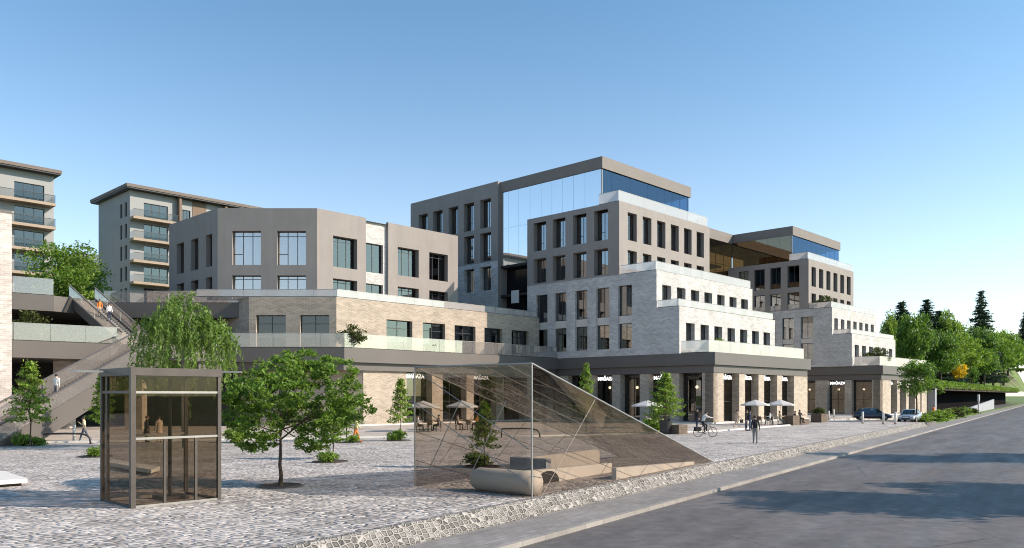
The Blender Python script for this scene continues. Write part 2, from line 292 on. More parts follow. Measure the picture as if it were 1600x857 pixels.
# ------------------------------------------------------------------ mesh builder
class MB:
    def __init__(s): s.v = []; s.f = []; s.m = []; s.mi = 0
    def add(s, vs, fs):
        o = len(s.v); s.v += [tuple(p) for p in vs]
        for f in fs: s.f.append([i + o for i in f]); s.m.append(s.mi)
    def quad(s, a, b, c, d): s.add([a, b, c, d], [(0, 1, 2, 3)])
    def box(s, x0, y0, z0, x1, y1, z1):
        s.add([(x0, y0, z0), (x1, y0, z0), (x1, y1, z0), (x0, y1, z0), (x0, y0, z1), (x1, y0, z1), (x1, y1, z1), (x0, y1, z1)],
              [(0, 3, 2, 1), (4, 5, 6, 7), (0, 1, 5, 4), (1, 2, 6, 5), (2, 3, 7, 6), (3, 0, 4, 7)])
    def prism(s, poly, z0, z1):
        n = len(poly)
        ar = sum(poly[i][0] * poly[(i + 1) % n][1] - poly[(i + 1) % n][0] * poly[i][1] for i in range(n))
        if ar < 0: poly = poly[::-1]
        z0f = z0 if callable(z0) else (lambda x, y: z0); z1f = z1 if callable(z1) else (lambda x, y: z1)
        s.add([(x, y, z0f(x, y)) for x, y in poly] + [(x, y, z1f(x, y)) for x, y in poly],
              [tuple(range(n))[::-1], tuple(range(n, 2 * n))] + [(i, (i + 1) % n, n + (i + 1) % n, n + i) for i in range(n)])
    def beam(s, p, q, wd, ht, up=(0, 0, 1)):          # rectangular bar from p to q
        p, q = Vector(p), Vector(q); d = (q - p).normalized(); up = Vector(up)
        sd_ = d.cross(up)
        if sd_.length < 1e-4: sd_ = d.cross(Vector((1, 0, 0)))
        sd_.normalize(); u_ = sd_.cross(d); vs = []
        for c in (p, q):
            for i, j in ((-1, -1), (1, -1), (1, 1), (-1, 1)): vs.append(c + sd_ * wd / 2 * i + u_ * ht / 2 * j)
        s.add(vs, [(3, 2, 1, 0), (4, 5, 6, 7)] + [(i, (i + 1) % 4, 4 + (i + 1) % 4, 4 + i) for i in range(4)])
    def tube(s, pts, rs, n=8, cap=True):
        pts = [Vector(p) for p in pts]; k = len(pts)
        if not hasattr(rs, '__len__'): rs = [rs] * k
        ref = None; vs = []
        for i, p in enumerate(pts):
            d = (pts[min(i + 1, k - 1)] - pts[max(i - 1, 0)]).normalized()
            if ref is None: ref = d.orthogonal()
            x = (ref - d * ref.dot(d)).normalized(); ref = x; y = d.cross(x)
            for j in range(n):
                a = 2 * math.pi * j / n; vs.append(p + (x * math.cos(a) + y * math.sin(a)) * rs[i])
        fs = [(i * n + j, i * n + (j + 1) % n, (i + 1) * n + (j + 1) % n, (i + 1) * n + j) for i in range(k - 1) for j in range(n)]
        if cap: fs += [tuple(range(n))[::-1], tuple(range((k - 1) * n, k * n))]
        s.add(vs, fs)
    def lathe(s, prof, n=16, c=(0, 0, 0)):
        k = len(prof); vs = [(c[0] + r * math.cos(2 * math.pi * j / n), c[1] + r * math.sin(2 * math.pi * j / n), c[2] + z) for r, z in prof for j in range(n)]
        fs = [(i * n + j, i * n + (j + 1) % n, (i + 1) * n + (j + 1) % n, (i + 1) * n + j) for i in range(k - 1) for j in range(n)]
        fs += [tuple(range(n))[::-1], tuple(range((k - 1) * n, k * n))]; s.add(vs, fs)
    def torus(s, c, axis, Rr, r, n=24, m=6):
        ax = Vector(axis).normalized(); x = ax.orthogonal().normalized(); y = ax.cross(x); c = Vector(c); vs = []
        for i in range(n):
            a = 2 * math.pi * i / n; e = x * math.cos(a) + y * math.sin(a)
            for j in range(m):
                b = 2 * math.pi * j / m; vs.append(c + e * (Rr + r * math.cos(b)) + ax * r * math.sin(b))
        s.add(vs, [(i * m + j, ((i + 1) % n) * m + j, ((i + 1) % n) * m + (j + 1) % m, i * m + (j + 1) % m) for i in range(n) for j in range(m)])
    def wall(s, p0, p1, z0, z1, holes=(), depth=.35):   # left to right as seen from outside; holes (s0,s1,z0,z1)
        p0, p1 = Vector(p0), Vector(p1); L = (p1 - p0).length; T = (p1 - p0) / L; I = Vector((-T.y, T.x))
        def P(x, z, d=0): q = p0 + T * x + I * d; return (q.x, q.y, z)
        xs = sorted({0, L} | {min(max(h[i], 0), L) for h in holes for i in (0, 1)})
        zs = sorted({z0, z1} | {min(max(h[i], z0), z1) for h in holes for i in (2, 3)})
        for i in range(len(xs) - 1):
            for j in range(len(zs) - 1):
                cx, cz = (xs[i] + xs[i + 1]) / 2, (zs[j] + zs[j + 1]) / 2
                if any(h[0] < cx < h[1] and h[2] < cz < h[3] for h in holes): continue
                s.quad(P(xs[i], zs[j]), P(xs[i + 1], zs[j]), P(xs[i + 1], zs[j + 1]), P(xs[i], zs[j + 1]))
        for h in holes:
            a, b, c, d = h[0], h[1], max(h[2], z0), min(h[3], z1)
            s.quad(P(a, c), P(a, c, depth), P(a, d, depth), P(a, d)); s.quad(P(b, c, depth), P(b, c), P(b, d), P(b, d, depth))
            s.quad(P(a, d), P(a, d, depth), P(b, d, depth), P(b, d)); s.quad(P(a, c, depth), P(a, c), P(b, c), P(b, c, depth))
    def mesh(s, name, mats, smooth=False):
        me = bpy.data.meshes.new(name); me.from_pydata(s.v, [], s.f); me.update()
        for m_ in (mats if isinstance(mats, (list, tuple)) else [mats]): me.materials.append(m_)
        if any(s.m): me.polygons.foreach_set('material_index', s.m)
        npoly = len(me.polygons)
        if npoly:
            co = np.array(s.v, dtype=np.float64)
            nr = np.empty(npoly * 3); me.polygons.foreach_get('normal', nr); nr = nr.reshape(-1, 3)
            tot = np.empty(npoly, dtype=np.int32); me.polygons.foreach_get('loop_total', tot)
            li = np.empty(len(me.loops), dtype=np.int32); me.loops.foreach_get('vertex_index', li)
            ln = np.repeat(nr, tot, axis=0); lp = co[li]
            hz = np.hypot(ln[:, 0], ln[:, 1]); flat = np.abs(ln[:, 2]) > .9
            tx = np.where(flat, 1, -ln[:, 1] / np.maximum(hz, 1e-6)); ty = np.where(flat, 0, ln[:, 0] / np.maximum(hz, 1e-6))
            uu = lp[:, 0] * tx + lp[:, 1] * ty; vv = np.where(flat, lp[:, 1], lp[:, 2])
            ul = me.uv_layers.new(name='UVMap'); ul.data.foreach_set('uv', np.stack([uu, vv], 1).ravel())
            if smooth: me.polygons.foreach_set('use_smooth', [True] * npoly)
        return me
    def build(s, name, mats, parent=None, loc=(0, 0, 0), rz=0, smooth=False):
        return link(name, s.mesh(name, mats, smooth), parent, loc, rz)
def link(name, me, parent=None, loc=(0, 0, 0), rz=0, sc=None):
    o = bpy.data.objects.new(name, me); COL.objects.link(o); o.parent = parent; o.location = loc; o.rotation_euler = (0, 0, rz)
    if sc: o.scale = sc if hasattr(sc, '__len__') else (sc,) * 3
    return o
def tag(o, label, cat, group=None, kind=None):
    if label: o['label'] = label
    if cat: o['category'] = cat
    if group: o['group'] = group
    if kind: o['kind'] = kind
    return o
def thing(name, label, cat, loc=(0, 0, 0), rz=0, group=None):
    o = bpy.data.objects.new(name, None); COL.objects.link(o); o.location = loc; o.rotation_euler = (0, 0, rz); o.empty_display_size = .3
    return tag(o, label, cat, group)
def struct(name, mb, m, **k): return tag(mb.build(name, m, **k), None, None, None, 'structure')
def dup(o, loc, rz=0, label=None, sc=None, group=None):
    def cp(x, par):
        c = x.copy(); COL.objects.link(c); c.parent = par
        for ch in x.children: cp(ch, c)
        return c
    c = cp(o, None); c.location = loc; c.rotation_euler = (0, 0, rz)
    if sc: c.scale = sc if hasattr(sc, '__len__') else (sc,) * 3
    if label: c['label'] = label
    if group: c['group'] = group
    return c

# ================================================================== GROUND
mb = MB(); mb.quad((-3000, -3000, -.9), (3000, -3000, -.9), (3000, 3000, -.9), (-3000, 3000, -.9)); struct('ground', mb, M['grass'])
def strip(n0, n1, z0, z1, t0=-70, t1=260, seg=1):
    mb = MB(); mb.prism([ST(t0, n0)[:2], ST(t1, n0)[:2], ST(t1, n1)[:2], ST(t0, n1)[:2]], z0, z1); return mb
struct('road', strip(-10.4, 0, -.8, -.52, t1=420), M['asphalt'])
mb = strip(0, .16, -.8, -.395, -70, 420); struct('kerb', mb, M['kerb'])
struct('pavement', strip(.16, 1.86, -.8, -.4, -70, 420), M['paving'])
mb = strip(-10.6, -10.4, -.8, -.38, t1=420); struct('far_kerb', mb, M['kerb'])
mb = strip(-13.6, -10.6, -.8, -.4, t1=420); struct('far_pavement', mb, M['paving'])
# edging of large stones set in pale mortar, sloping up to the plaza
TE = 84.0
mb = MB(); a0, a1 = -70, TE
mb.add([ST(a0, 1.86, -.6), ST(a1, 1.86, -.6), ST(a1, 1.86, -.36), ST(a0, 1.86, -.36), ST(a1, 2.16, .03), ST(a0, 2.16, .03), ST(a1, 2.36, .03), ST(a0, 2.36, .03), ST(a1, 2.36, -.6), ST(a0, 2.36, -.6)],
       [(0, 1, 2, 3), (3, 2, 4, 5), (5, 4, 6, 7), (7, 6, 8, 9), (1, 8, 6, 4, 2), (0, 3, 5, 7, 9)])
struct('stone_edging', mb, M['gabion'])
plz = [ST(-70, 2.36)[:2], ST(TE, 2.36)[:2], ST(TE + 3, 14)[:2], W(74, -2)[:2], W(74, 60)[:2], (-120, 140), (-120, -10)]
mb = MB(); mb.prism(plz, -.6, 0); struct('plaza', mb, M['cobble'])
# beige path between the plaza and the buildings
kp = [(-64, 44), (-34, 49.2), (-25, 51.5), (-17, 54.2), (-8.6, 56.9), (1.4, 57.9), (9.9, 62.0), (17, 66.4), W(1.5, -7.3)[:2]]
mb = MB(); mb.prism(kp + [W(1.5, 3)[:2], W(0, 30)[:2], (-64, 110)], -.5, .03); struct('path', mb, M['path'])
mb = MB()
for p, q in zip(kp[:-1], kp[1:]): mb.beam((*p, .0), (*q, .0), .32, .22)
struct('path_kerb', mb, M['white_stone'])
mb = MB(); mb.prism([W(1.5, -7.3)[:2], W(25, -2)[:2], W(25, 3)[:2], W(1.5, 3)[:2]], -.5, .018); struct('cafe_terrace', mb, M['path'])

# ================================================================== WINDOWS
WC = {}; BR = random.Random(12)
def window(parent, p0, T, s0, s1, z0, z1, recess=.3, cols=2, split=None, trans=None, pane='pane', name='window', bar=.07):
    """frame object with its pane as a child; p0/T: start and direction of the wall it sits in"""
    wd, ht = round(s1 - s0, 2), round(z1 - z0, 2); key = (wd, ht, cols, split, trans, pane, bar)
    if key not in WC:
        f = MB(); d = .09
        f.box(0, 0, 0, bar, d, ht); f.box(wd - bar, 0, 0, wd, d, ht); f.box(bar, 0, 0, wd - bar, d, bar); f.box(bar, 0, ht - bar, wd - bar, d, ht)
        for i in range(1, cols):
            x = wd * i / cols; f.box(x - bar * .45, .004, bar, x + bar * .45, d - .004, ht - bar)
        if split: f.box(bar, .008, ht * split - bar * .45, wd / cols, d - .008, ht * split + bar * .45)
        if trans: f.box(bar, .006, ht * trans - bar * .4, wd - bar, d - .006, ht * trans + bar * .4)
        g = MB(); g.box(bar * .5, .035, bar * .5, wd - bar * .5, .055, ht - bar * .5)
        WC[key] = (f.mesh('window_frame', M['frame']), g.mesh('window_pane', M[pane]))
    p0 = Vector(p0); T = Vector(T).normalized(); I = Vector((-T.y, T.x)); q = p0 + T * s0 + I * recess
    o = link(name, WC[key][0], parent, (q.x, q.y, z0), math.atan2(T.y, T.x))
    link('pane', WC[key][1], o)
    if pane == 'pane' and name == 'window' and BR.random() < .14:
        f = BR.choice((.25, .4, .6)); kb = ('blind', wd, ht, f)
        if kb not in WC: b_ = MB(); b_.box(bar, .13, ht * (1 - f), wd - bar, .14, ht - bar); WC[kb] = b_.mesh('blind', M['curtain'])
        link('blind', WC[kb], o)
    return o
def face(root, name, m, p0, p1, z0, z1, wins, depth=.4, recess=.28, **kw):
    """a stretch of wall with its window openings; wins: (s0, s1, z0, z1)"""
    mb = MB(); mb.wall(p0, p1, z0, z1, wins, depth); mb.build(name, m, root)
    T = Vector(p1) - Vector(p0)
    for h in wins: window(root, p0, T, h[0], h[1], max(h[2], z0), h[3], recess, **kw)
def balustrade(root, pts, z, h=1.0, m='bal_glass', rail=True, name='balustrade'):
    g = MB(); r = MB()
    for p, q in zip(pts[:-1], pts[1:]):
        p, q = Vector((*p, z)), Vector((*q, z)); L = (q - p).length; n = max(1, round(L / 2.4)); d = (q - p) / n
        for i in range(n):
            a = p + d * i + d.normalized() * .012; b = p + d * (i + 1) - d.normalized() * .012
            g.beam(a + Vector((0, 0, h / 2)), b + Vector((0, 0, h / 2)), .024, h)
        r.beam(p + Vector((0, 0, h + .02)), q + Vector((0, 0, h + .02)), .05, .04)
    o = g.build(name, M[m], root)
    bc = MB()
    for p, q in zip(pts[:-1], pts[1:]): bc.beam((*p, z + .035), (*q, z + .035), .09, .07)
    bc.build('base_channel', M['frame'], o)
    if rail: r.build('handrail', M['steel'], o)
    return o
TXT = None
def shop_sign(root, p0, T, s, z, h=.42, recess=.5):
    global TXT
    if TXT is None:
        c = bpy.data.curves.new('sign_text', 'FONT'); c.body = 'MAĞAZA'; c.size = 1.0; c.extrude = .05; c.offset = .018; c.align_x = 'CENTER'
        tmp = bpy.data.objects.new('sign_text', c); COL.objects.link(tmp); bpy.context.view_layer.update()
        TXT = bpy.data.meshes.new_from_object(tmp.evaluated_get(bpy.context.evaluated_depsgraph_get()))
        bpy.data.objects.remove(tmp); TXT.materials.clear(); TXT.materials.append(M['sign'])
    p0 = Vector(p0); T = Vector(T).normalized(); I = Vector((-T.y, T.x)); q = p0 + T * s + I * recess
    o = link('shop_sign', TXT, root, (q.x, q.y, z), 0, h * 1.35); o.rotation_euler = (R(90), 0, math.atan2(T.y, T.x)); return o
def piers(root, p0, p1, ivs, z1, m, depth=1.0, inset=.4, z0=.0, signs=None):
    """brick piers along p0->p1 at the given (s0,s1) with glazing set back between them"""
    p0, p1 = Vector(p0), Vector(p1); T = (p1 - p0).normalized(); I = Vector((-T.y, T.x)); L = (p1 - p0).length
    o = p0 + I * inset
    for s0, s1 in ivs:
        pts = [o + T * s0, o + T * s1, o + T * s1 + I * depth, o + T * s0 + I * depth]
        b = MB(); b.prism([tuple(p) for p in pts], z0, z1); b.build('pier', m, root)
    for kk, ((a0, a1), (b0, b1)) in enumerate(zip(ivs[:-1], ivs[1:])):
        window(root, o, T, a1 + .02, b0 - .02, .16, z1 - .02, depth - .12, cols=2, trans=.42, bar=.08, name='shop_window', pane='pane_soft')
        q0, q1 = o + T * a1 + I * (depth + 1.9), o + T * b0 + I * (depth + 1.9)
        dw = MB(); dw.beam((q0.x, q0.y, z1 / 2), (q1.x, q1.y, z1 / 2), .1, z1 - .3); dw.build('warm_back_wall', M['warm'], root)  # added wall, its colour carries the warm glow of the shops
        gp = o + T * (a1 * .62 + b0 * .38) + I * (depth + .9); gl_ = MB(); gl_.lathe([(.02, .17), (.11, .13), (.17, 0), (.11, -.13), (.02, -.17)], 12); gl_.build('globe_lamp', M['globe'], root, (gp.x, gp.y, 3.9), smooth=True)
        if signs is None or kk in signs: shop_sign(root, o, T, (a1 + b0) / 2, z1 - .62, min(.42, (b0 - a1) * .16), depth - .35)
    pl = MB(); pts = [o - I * .15, o + T * L - I * .15, o + T * L + I * (depth + .3), o + I * (depth + .3)]
    pl.prism([tuple(p) for p in pts], -.3, .15); pl.build('plinth', M['white_stone'], root)
def core(root, x0, y0, x1, y1, z0, levels, warm=True):
    """floors and an inner core wall seen behind the glass"""
    b = MB()
    for z in levels: b.box(x0, y0, z - .3, x1, y1, z)
    b.build('floor_slab', M['slab'], root)
    c = MB(); dx, dy = (x1 - x0) * .3, (y1 - y0) * .3
    c.box(x0 + min(5, dx), y0 + min(5, dy), z0, x1 - min(5, dx), y1 - min(5, dy), max(levels) - .31); c.build('core_wall', M['warm' if warm else 'dark'], root)

# ================================================================== OFFICE BLOCK (centre) and its twin (right)
def rows(xs, *zz): return [(x0, x1, z0, z1) for x0, x1 in xs for z0, z1 in zz]
def rev(L, ivs): return sorted((L - b, L - a) for a, b in ivs)       # facade facing -a: s runs against b

B = thing('office_block', 'stepped office block of pale brick and taupe render with glazed top floor, in the centre', 'building', P0, TH)
# ground floor
A1 = 23.6; BB = 24.0
piers(B, (0, BB), (0, 0), rev(BB, [(.4, 1.75), (4.55, 5.65), (8.45, 9.65), (12.35, 13.5), (16.3, 17.45), (20.2, 22.6)]), 5.37, M['grey_brick'], signs=(1, 3))
piers(B, (0, 0), (A1, 0), [(.4, 2.55), (5.95, 7.25), (10.45, 11.8), (15.1, 16.4), (19.65, A1 - .1)], 5.37, M['grey_brick'])
mb = MB(); mb.box(A1 - .3, 1.5, 0, A1 - .02, 24, 5.37); mb.build('end_wall', M['grey_brick'], B)
mb = MB(); mb.box(.0, .0, 6.2, A1, 26.4, 7.5); mb.box(.32, .32, 5.38, A1 - .3, 26.0, 6.14); mb.box(.36, .36, 6.14, A1 - .4, 26, 6.2); mb.build('canopy_fascia', M['fascia'], B)
core(B, 1.6, 1.6, A1 - .4, 24, 0, [.14, 5.36])
# pale brick terraces
face(B, 'lower_brick_front', M['white_brick'], (0, 4.27), (22.6, 4.27), 7.5, 12.6, rows([(1.35 + 3.02 * i, 3.15 + 3.02 * i) for i in range(7)], (8.1, 10.9)), .6, .5)
face(B, 'upper_brick_front', M['white_brick'], (0, 7.16), (22.2, 7.16), 12.4, 16.8, rows([(1.12 + 3.01 * i, 2.95 + 3.01 * i) for i in range(7)], (12.5, 15.3)), .6, .5)
bx = [(10.45, 12.36), (13.6, 15.5), (16.83, 18.68), (20.05, 21.96), (23.1, 25.07)]
# side wall in two stepped pieces
L = 26.5
mb = MB()
hl = rows(rev(L, bx), (8.33, 15.5))
mb.wall((0, L), (0, 7.16), 7.5, 16.8, hl, .45); mb.wall((0, 7.16), (0, 4.27), 7.5, 12.6); mb.build('side_brick_wall', M['white_brick'], B)
for s0, s1 in rev(L, bx):
    window(B, (0, L), (0, -1), s0, s1, 8.33, 11.18, .36, 2); window(B, (0, L), (0, -1), s0, s1, 12.06, 15.5, .36, 2)
    sp = MB(); sp.box(.2, L - s1, 11.18, .4, L - s0, 12.06); sp.build('spandrel', M['concrete'], B)
mb = MB(); mb.box(.3, 4.6, 12.1, 22.3, 8, 12.35); mb.box(.3, 7.5, 16.2, 21.9, 26.4, 16.5); mb.build('terrace_floor', M['roof'], B)
mb = MB(); mb.wall((22.6, 4.27), (22.6, 40), 7.5, 12.6); mb.wall((22.2, 7.16), (22.2, 40), 12.4, 16.8); mb.build('end_brick_wall', M['white_brick'], B)
core(B, .6, 4.9, 22, 26, 7.5, [11.8]); core(B, .6, 7.7, 21.8, 26, 12.3, [16.1])
# taupe volume
gx = [(1.65 + 3.04 * i, 3.48 + 3.04 * i) for i in range(6)]
face(B, 'upper_front', M['render'], (0, 12.2), (20.1, 12.2), 16.5, 25.25, rows(gx, (21.0, 24.24), (16.8, 19.85)), .6, .5)
gl = [(13.8, 15.83), (16.98, 19.01), (20.21, 22.25), (23.34, 25.43)]
face(B, 'upper_side', M['render'], (0, 26.5), (0, 12.2), 16.8, 25.25, rows(rev(26.5, gl), (21.05, 24.6), (17.03, 20.07)), .85, .75, cols=2, split=.3)
mb = MB(); mb.wall((20.1, 12.2), (20.1, 40), 16.5, 25.25); mb.wall((.0, 26.5), (1.2, 26.5), 7.5, 25.25); mb.quad((0, 26.5, 7.5), (0, 26.5, 25.25), (1.2, 26.5, 25.25), (1.2, 26.5, 7.5)); mb.build('end_wall', M['render'], B)
mb = MB(); mb.box(.3, 12.5, 24.6, 20, 26.4, 24.9); mb.box(1.2, 26.4, 24.6, 20, 32, 24.9); mb.build('terrace_floor', M['roof'], B)
core(B, .9, 12.9, 19.8, 26.4, 16.5, [20.5, 24.59])
# glazed top floor and atrium
mb = MB(); mb.box(.9, 15.3, 29.8, 20.6, 32.25, 31.2); mb.build('roof_fascia', M['roofband'], B)
def glazing(root, p0, p1, z0, z1, xs, m='atrium_glass', name='glazing', hz=()):
    p0, p1 = Vector(p0), Vector(p1); T = (p1 - p0).normalized(); I = Vector((-T.y, T.x)); L = (p1 - p0).length
    xs = [0] + [x for x in xs if 0 < x < L] + [L]
    g = MB(); f = MB()
    for a, b in zip(xs[:-1], xs[1:]):
        q0, q1 = p0 + T * (a + .012), p0 + T * (b - .012)
        g.beam((q0.x, q0.y, (z0 + z1) / 2), (q1.x, q1.y, (z0 + z1) / 2), .03, z1 - z0)
    for x in xs:
        q = p0 + T * x + I * .06; f.beam((q.x, q.y, z0), (q.x, q.y, z1), .05, .08)
    for z in hz:
        q0, q1 = p0 + I * .06, p1 + I * .06; f.beam((q0.x, q0.y, z), (q1.x, q1.y, z), .1, .06)
    o = g.build(name, M[m], root); f.build('mullion', M['steel'], o); return o
glazing(B, (1.05, 32.2), (1.05, 15.5), 25.0, 29.8, [32.2 - x for x in (30.84, 28.98, 26.96, 25.06, 23.28, 21.57, 19.8, 18.02)], hz=(29.7,))
glazing(B, (1.05, 32.2), (1.05, 26.5), 20.12, 24.98, [32.2 - x for x in (30.84, 28.98)], name='atrium_glazing', hz=(24.4, 20.3))
glazing(B, (1.05, 15.5), (20.3, 15.5), 25.0, 29.8, [1.9 * i for i in range(1, 11)], 'blue_glass')
core(B, 2.5, 17, 19.5, 32, 24.9, [25.0, 29.7], False)
mb = MB(); mb.box(1.0, 26.52, 15.95, 6, 32.2, 16.25); mb.box(1.0, 26.52, 19.8, 6, 32.2, 20.1); mb.build('atrium_slab', M['dark'], B); mb = MB(); mb.box(2.2, 26.5, 7.5, 2.4, 32.2, 20); mb.build('atrium_recess', M['recess_black'], B)
mb = MB(); mb.box(.9, 28.84, 15.0, .98, 30.18, 16.65); mb.build('blank_sign_panel', M['white_stone'], B)
# tall rear wing
bw_ = [(33.53, 35.62), (36.81, 38.86), (40.02, 41.99), (43.27, 45.32), (46.52, 48.57)]
face(B, 'wing_wall', M['grey_render'], (.5, 50.4), (.5, 32.25), 20.8, 31.3, rows(rev(50.4, bw_), (25.47, 29.3), (20.97, 24.78)), .8, .7, cols=2, split=.3)
face(B, 'wing_brick_wall', M['white_brick'], (.5, 50.4), (.5, 32.25), 7.5, 20.8, rows(rev(50.4, bw_), (17.05, 20.25)), .8, .7)
mb = MB(); mb.wall((.5, 32.25), (20, 32.25), 7.5, 31.3); mb.wall((20, 32.25), (20, 50.4), 7.5, 31.3); mb.wall((20, 50.4), (.5, 50.4), 7.5, 31.3); mb.quad((.5, 32.25, 31.0), (20, 32.25, 31.0), (20, 50.4, 31.0), (.5, 50.4, 31.0)); mb.build('wing_rear_wall', M['grey_render'], B)
core(B, 1.6, 32.6, 19.8, 50.2, 16, [20.6, 25.0, 30.9])
# balustrades
balustrade(B, [(.12, 4.1), (.12, .8), (23.3, .8), (23.3, 4.1)], 7.5, 1.3, 'bal_white')
balustrade(B, [(.12, 7.1), (.12, 4.45), (22.4, 4.45), (22.4, 7)], 12.6, .8, 'bal_white')
balustrade(B, [(.12, 12.1), (.12, 7.35), (22.0, 7.35), (22.0, 12)], 16.8, 1.0, 'bal_white')
balustrade(B, [(.12, 15.2), (.12, 12.4), (19.9, 12.4), (19.9, 15.2)], 25.25, 1.25, 'bal_white')

C_ = thing('twin_office_block', 'smaller stepped pale brick office block with parking, right of the central block', 'building', P0, TH)
ca = 48.5; CE = 70.6
piers(C_, (ca, 24), (ca, 0), rev(24, [(.4, 1.6), (4.6, 5.65), (8.3, 10.2), (13, 14.2), (17, 18.2), (21, 23)]), 5.3, M['grey_brick'], signs=(3,))
piers(C_, (ca, 0), (CE, 0), [(.4, 4.9), (7.7, 8.9), (11.8, 13.0), (16.1, 18.7), (19.4, CE - ca - .1)], 5.3, M['grey_brick'])
mb = MB(); mb.box(CE - .3, 1.5, 0, CE - .02, 24, 5.3); mb.build('end_wall', M['grey_brick'], C_)
mb = MB(); mb.box(ca + .3, 0, 6.15, CE + .3, 26, 7.4); mb.box(ca + .62, .32, 5.31, CE, 26, 6.09); mb.box(ca + .7, .4, 6.09, CE, 25.9, 6.15); mb.build('canopy_fascia', M['fascia'], C_)
core(C_, ca + 1.6, 1.6, CE - .4, 24, 0, [.14, 5.3])
face(C_, 'lower_brick_front', M['white_brick'], (ca, 4.4), (67.5, 4.4), 7.4, 12.35, rows([(.1 - 1.9 + 2.95 * i + 0.0, 1.75 - 1.9 + 2.95 * i) for i in range(1, 7)], (8.0, 10.7)), .6, .5)
face(C_, 'upper_brick_front', M['white_brick'], (ca, 7.4), (67.2, 7.4), 12.2, 16.55, rows([(.85 + 2.55 * i, 2.3 + 2.55 * i) for i in range(7)], (12.3, 14.95)), .6, .5)
cx = [(10.36, 12.39), (13.48, 15.47), (16.6, 18.6), (19.7, 21.7)]
mb = MB(); mb.wall((ca, 25), (ca, 7.4), 7.4, 16.55, rows(rev(25, cx), (8.26, 15.35)), .45); mb.wall((ca, 7.4), (ca, 4.4), 7.4, 12.35); mb.build('side_brick_wall', M['white_brick'], C_)
for s0, s1 in rev(25, cx):
    window(C_, (ca, 25), (0, -1), s0, s1, 8.26, 11.2, .36, 2); window(C_, (ca, 25), (0, -1), s0, s1, 11.95, 15.35, .36, 2)
    sp = MB(); sp.box(ca + .2, 25 - s1, 11.2, ca + .4, 25 - s0, 11.95); sp.build('spandrel', M['concrete'], C_)
mb = MB(); mb.wall((67.5, 4.4), (67.5, 30), 7.4, 12.35); mb.wall((67.2, 7.4), (67.2, 30), 12.2, 16.55); mb.build('end_brick_wall', M['white_brick'], C_)
mb = MB(); mb.box(ca + .3, 4.7, 11.8, 67.3, 8, 12.05); mb.box(ca + .3, 7.7, 15.95, 67, 30, 16.2); mb.box(ca + .3, 11.4, 23.8, 66.6, 30, 24.1); mb.build('terrace_floor', M['roof'], C_)
core(C_, ca + .6, 5, 66.8, 24.8, 7.4, [11.7]); core(C_, ca + .6, 8, 66.6, 24.8, 12, [15.9]); core(C_, ca + .6, 11.6, 66.4, 24.8, 16.3, [20.0, 23.7])
face(C_, 'upper_front', M['render'], (ca, 11.1), (66.9, 11.1), 16.2, 24.45, rows([(1.1 + 2.87 * i, 2.77 + 2.87 * i) for i in range(6)], (20.25, 23.35), (16.5, 19.15)), .6, .5)
cg = [(12.62, 14.59), (15.68, 17.54), (18.44, 20.35), (21.28, 23.1)]
face(C_, 'upper_side', M['render'], (ca, 25), (ca, 11.1), 16.55, 24.45, rows(rev(25, cg), (20.2, 23.65), (16.7, 19.37)), .45, .38, cols=2)
mb = MB(); mb.wall((66.9, 11.1), (66.9, 30), 16.2, 24.45); mb.build('end_wall', M['render'], C_)
mb = MB(); mb.box(49.9, 14.3, 28.85, 69.3, 32, 30.3); mb.build('roof_fascia', M['roofband'], C_)
glazing(C_, (50.0, 25), (50.0, 14.5), 24.2, 28.85, [2.1 * i for i in range(1, 5)], 'amber_glass')
glazing(C_, (50.0, 14.5), (69.0, 14.5), 24.2, 28.85, [1.9 * i for i in range(1, 10)], 'blue_glass')
core(C_, 52, 16.5, 68.5, 31, 24.2, [24.3, 28.8], False)
balustrade(C_, [(ca + .42, 4.2), (ca + .42, .5), (70.4, .5), (70.4, 4.2)], 7.4, 1.4, 'bal_white')
balustrade(C_, [(ca + .12, 7.3), (ca + .12, 4.6), (67.3, 4.6), (67.3, 7.3)], 12.35, .7, 'bal_white')
balustrade(C_, [(ca + .12, 24.9), (ca + .12, 7.6), (67.0, 7.6), (67.0, 11)], 16.55, .9, 'bal_white')
balustrade(C_, [(ca + .12, 14.3), (ca + .12, 11.3), (66.7, 11.3), (66.7, 14.3)], 24.45, 1.1, 'bal_white')
# link between the two blocks
K = thing('link_building', 'narrow link building with taupe roof band joining the two stepped office blocks', 'building', P0, TH)
mb = MB(); mb.box(20.2, 24.9, 28.7, 49.8, 40, 30.35); mb.build('roof_fascia', M['roofband'], K)
glazing(K, (20.2, 25.1), (49.9, 25.1), 21.2, 28.7, [2.7 * i for i in range(1, 11)], 'amber_glass', hz=(24.9,))
face(K, 'brick_wall', M['white_brick'], (20.2, 25), (48.45, 25), 0, 21.2, rows([(1.2 + 3 * i, 2.8 + 3 * i) for i in range(9)], (17.4, 19.9), (13.2, 15.8), (8.6, 11.2)), .5, .4)
core(K, 20.6, 26, 48, 39, 0, [16.3, 21.0, 24.9, 28.6])
balustrade(K, [(20.3, 24.85), (48.4, 24.85)], 21.2, .9, 'bal_white')

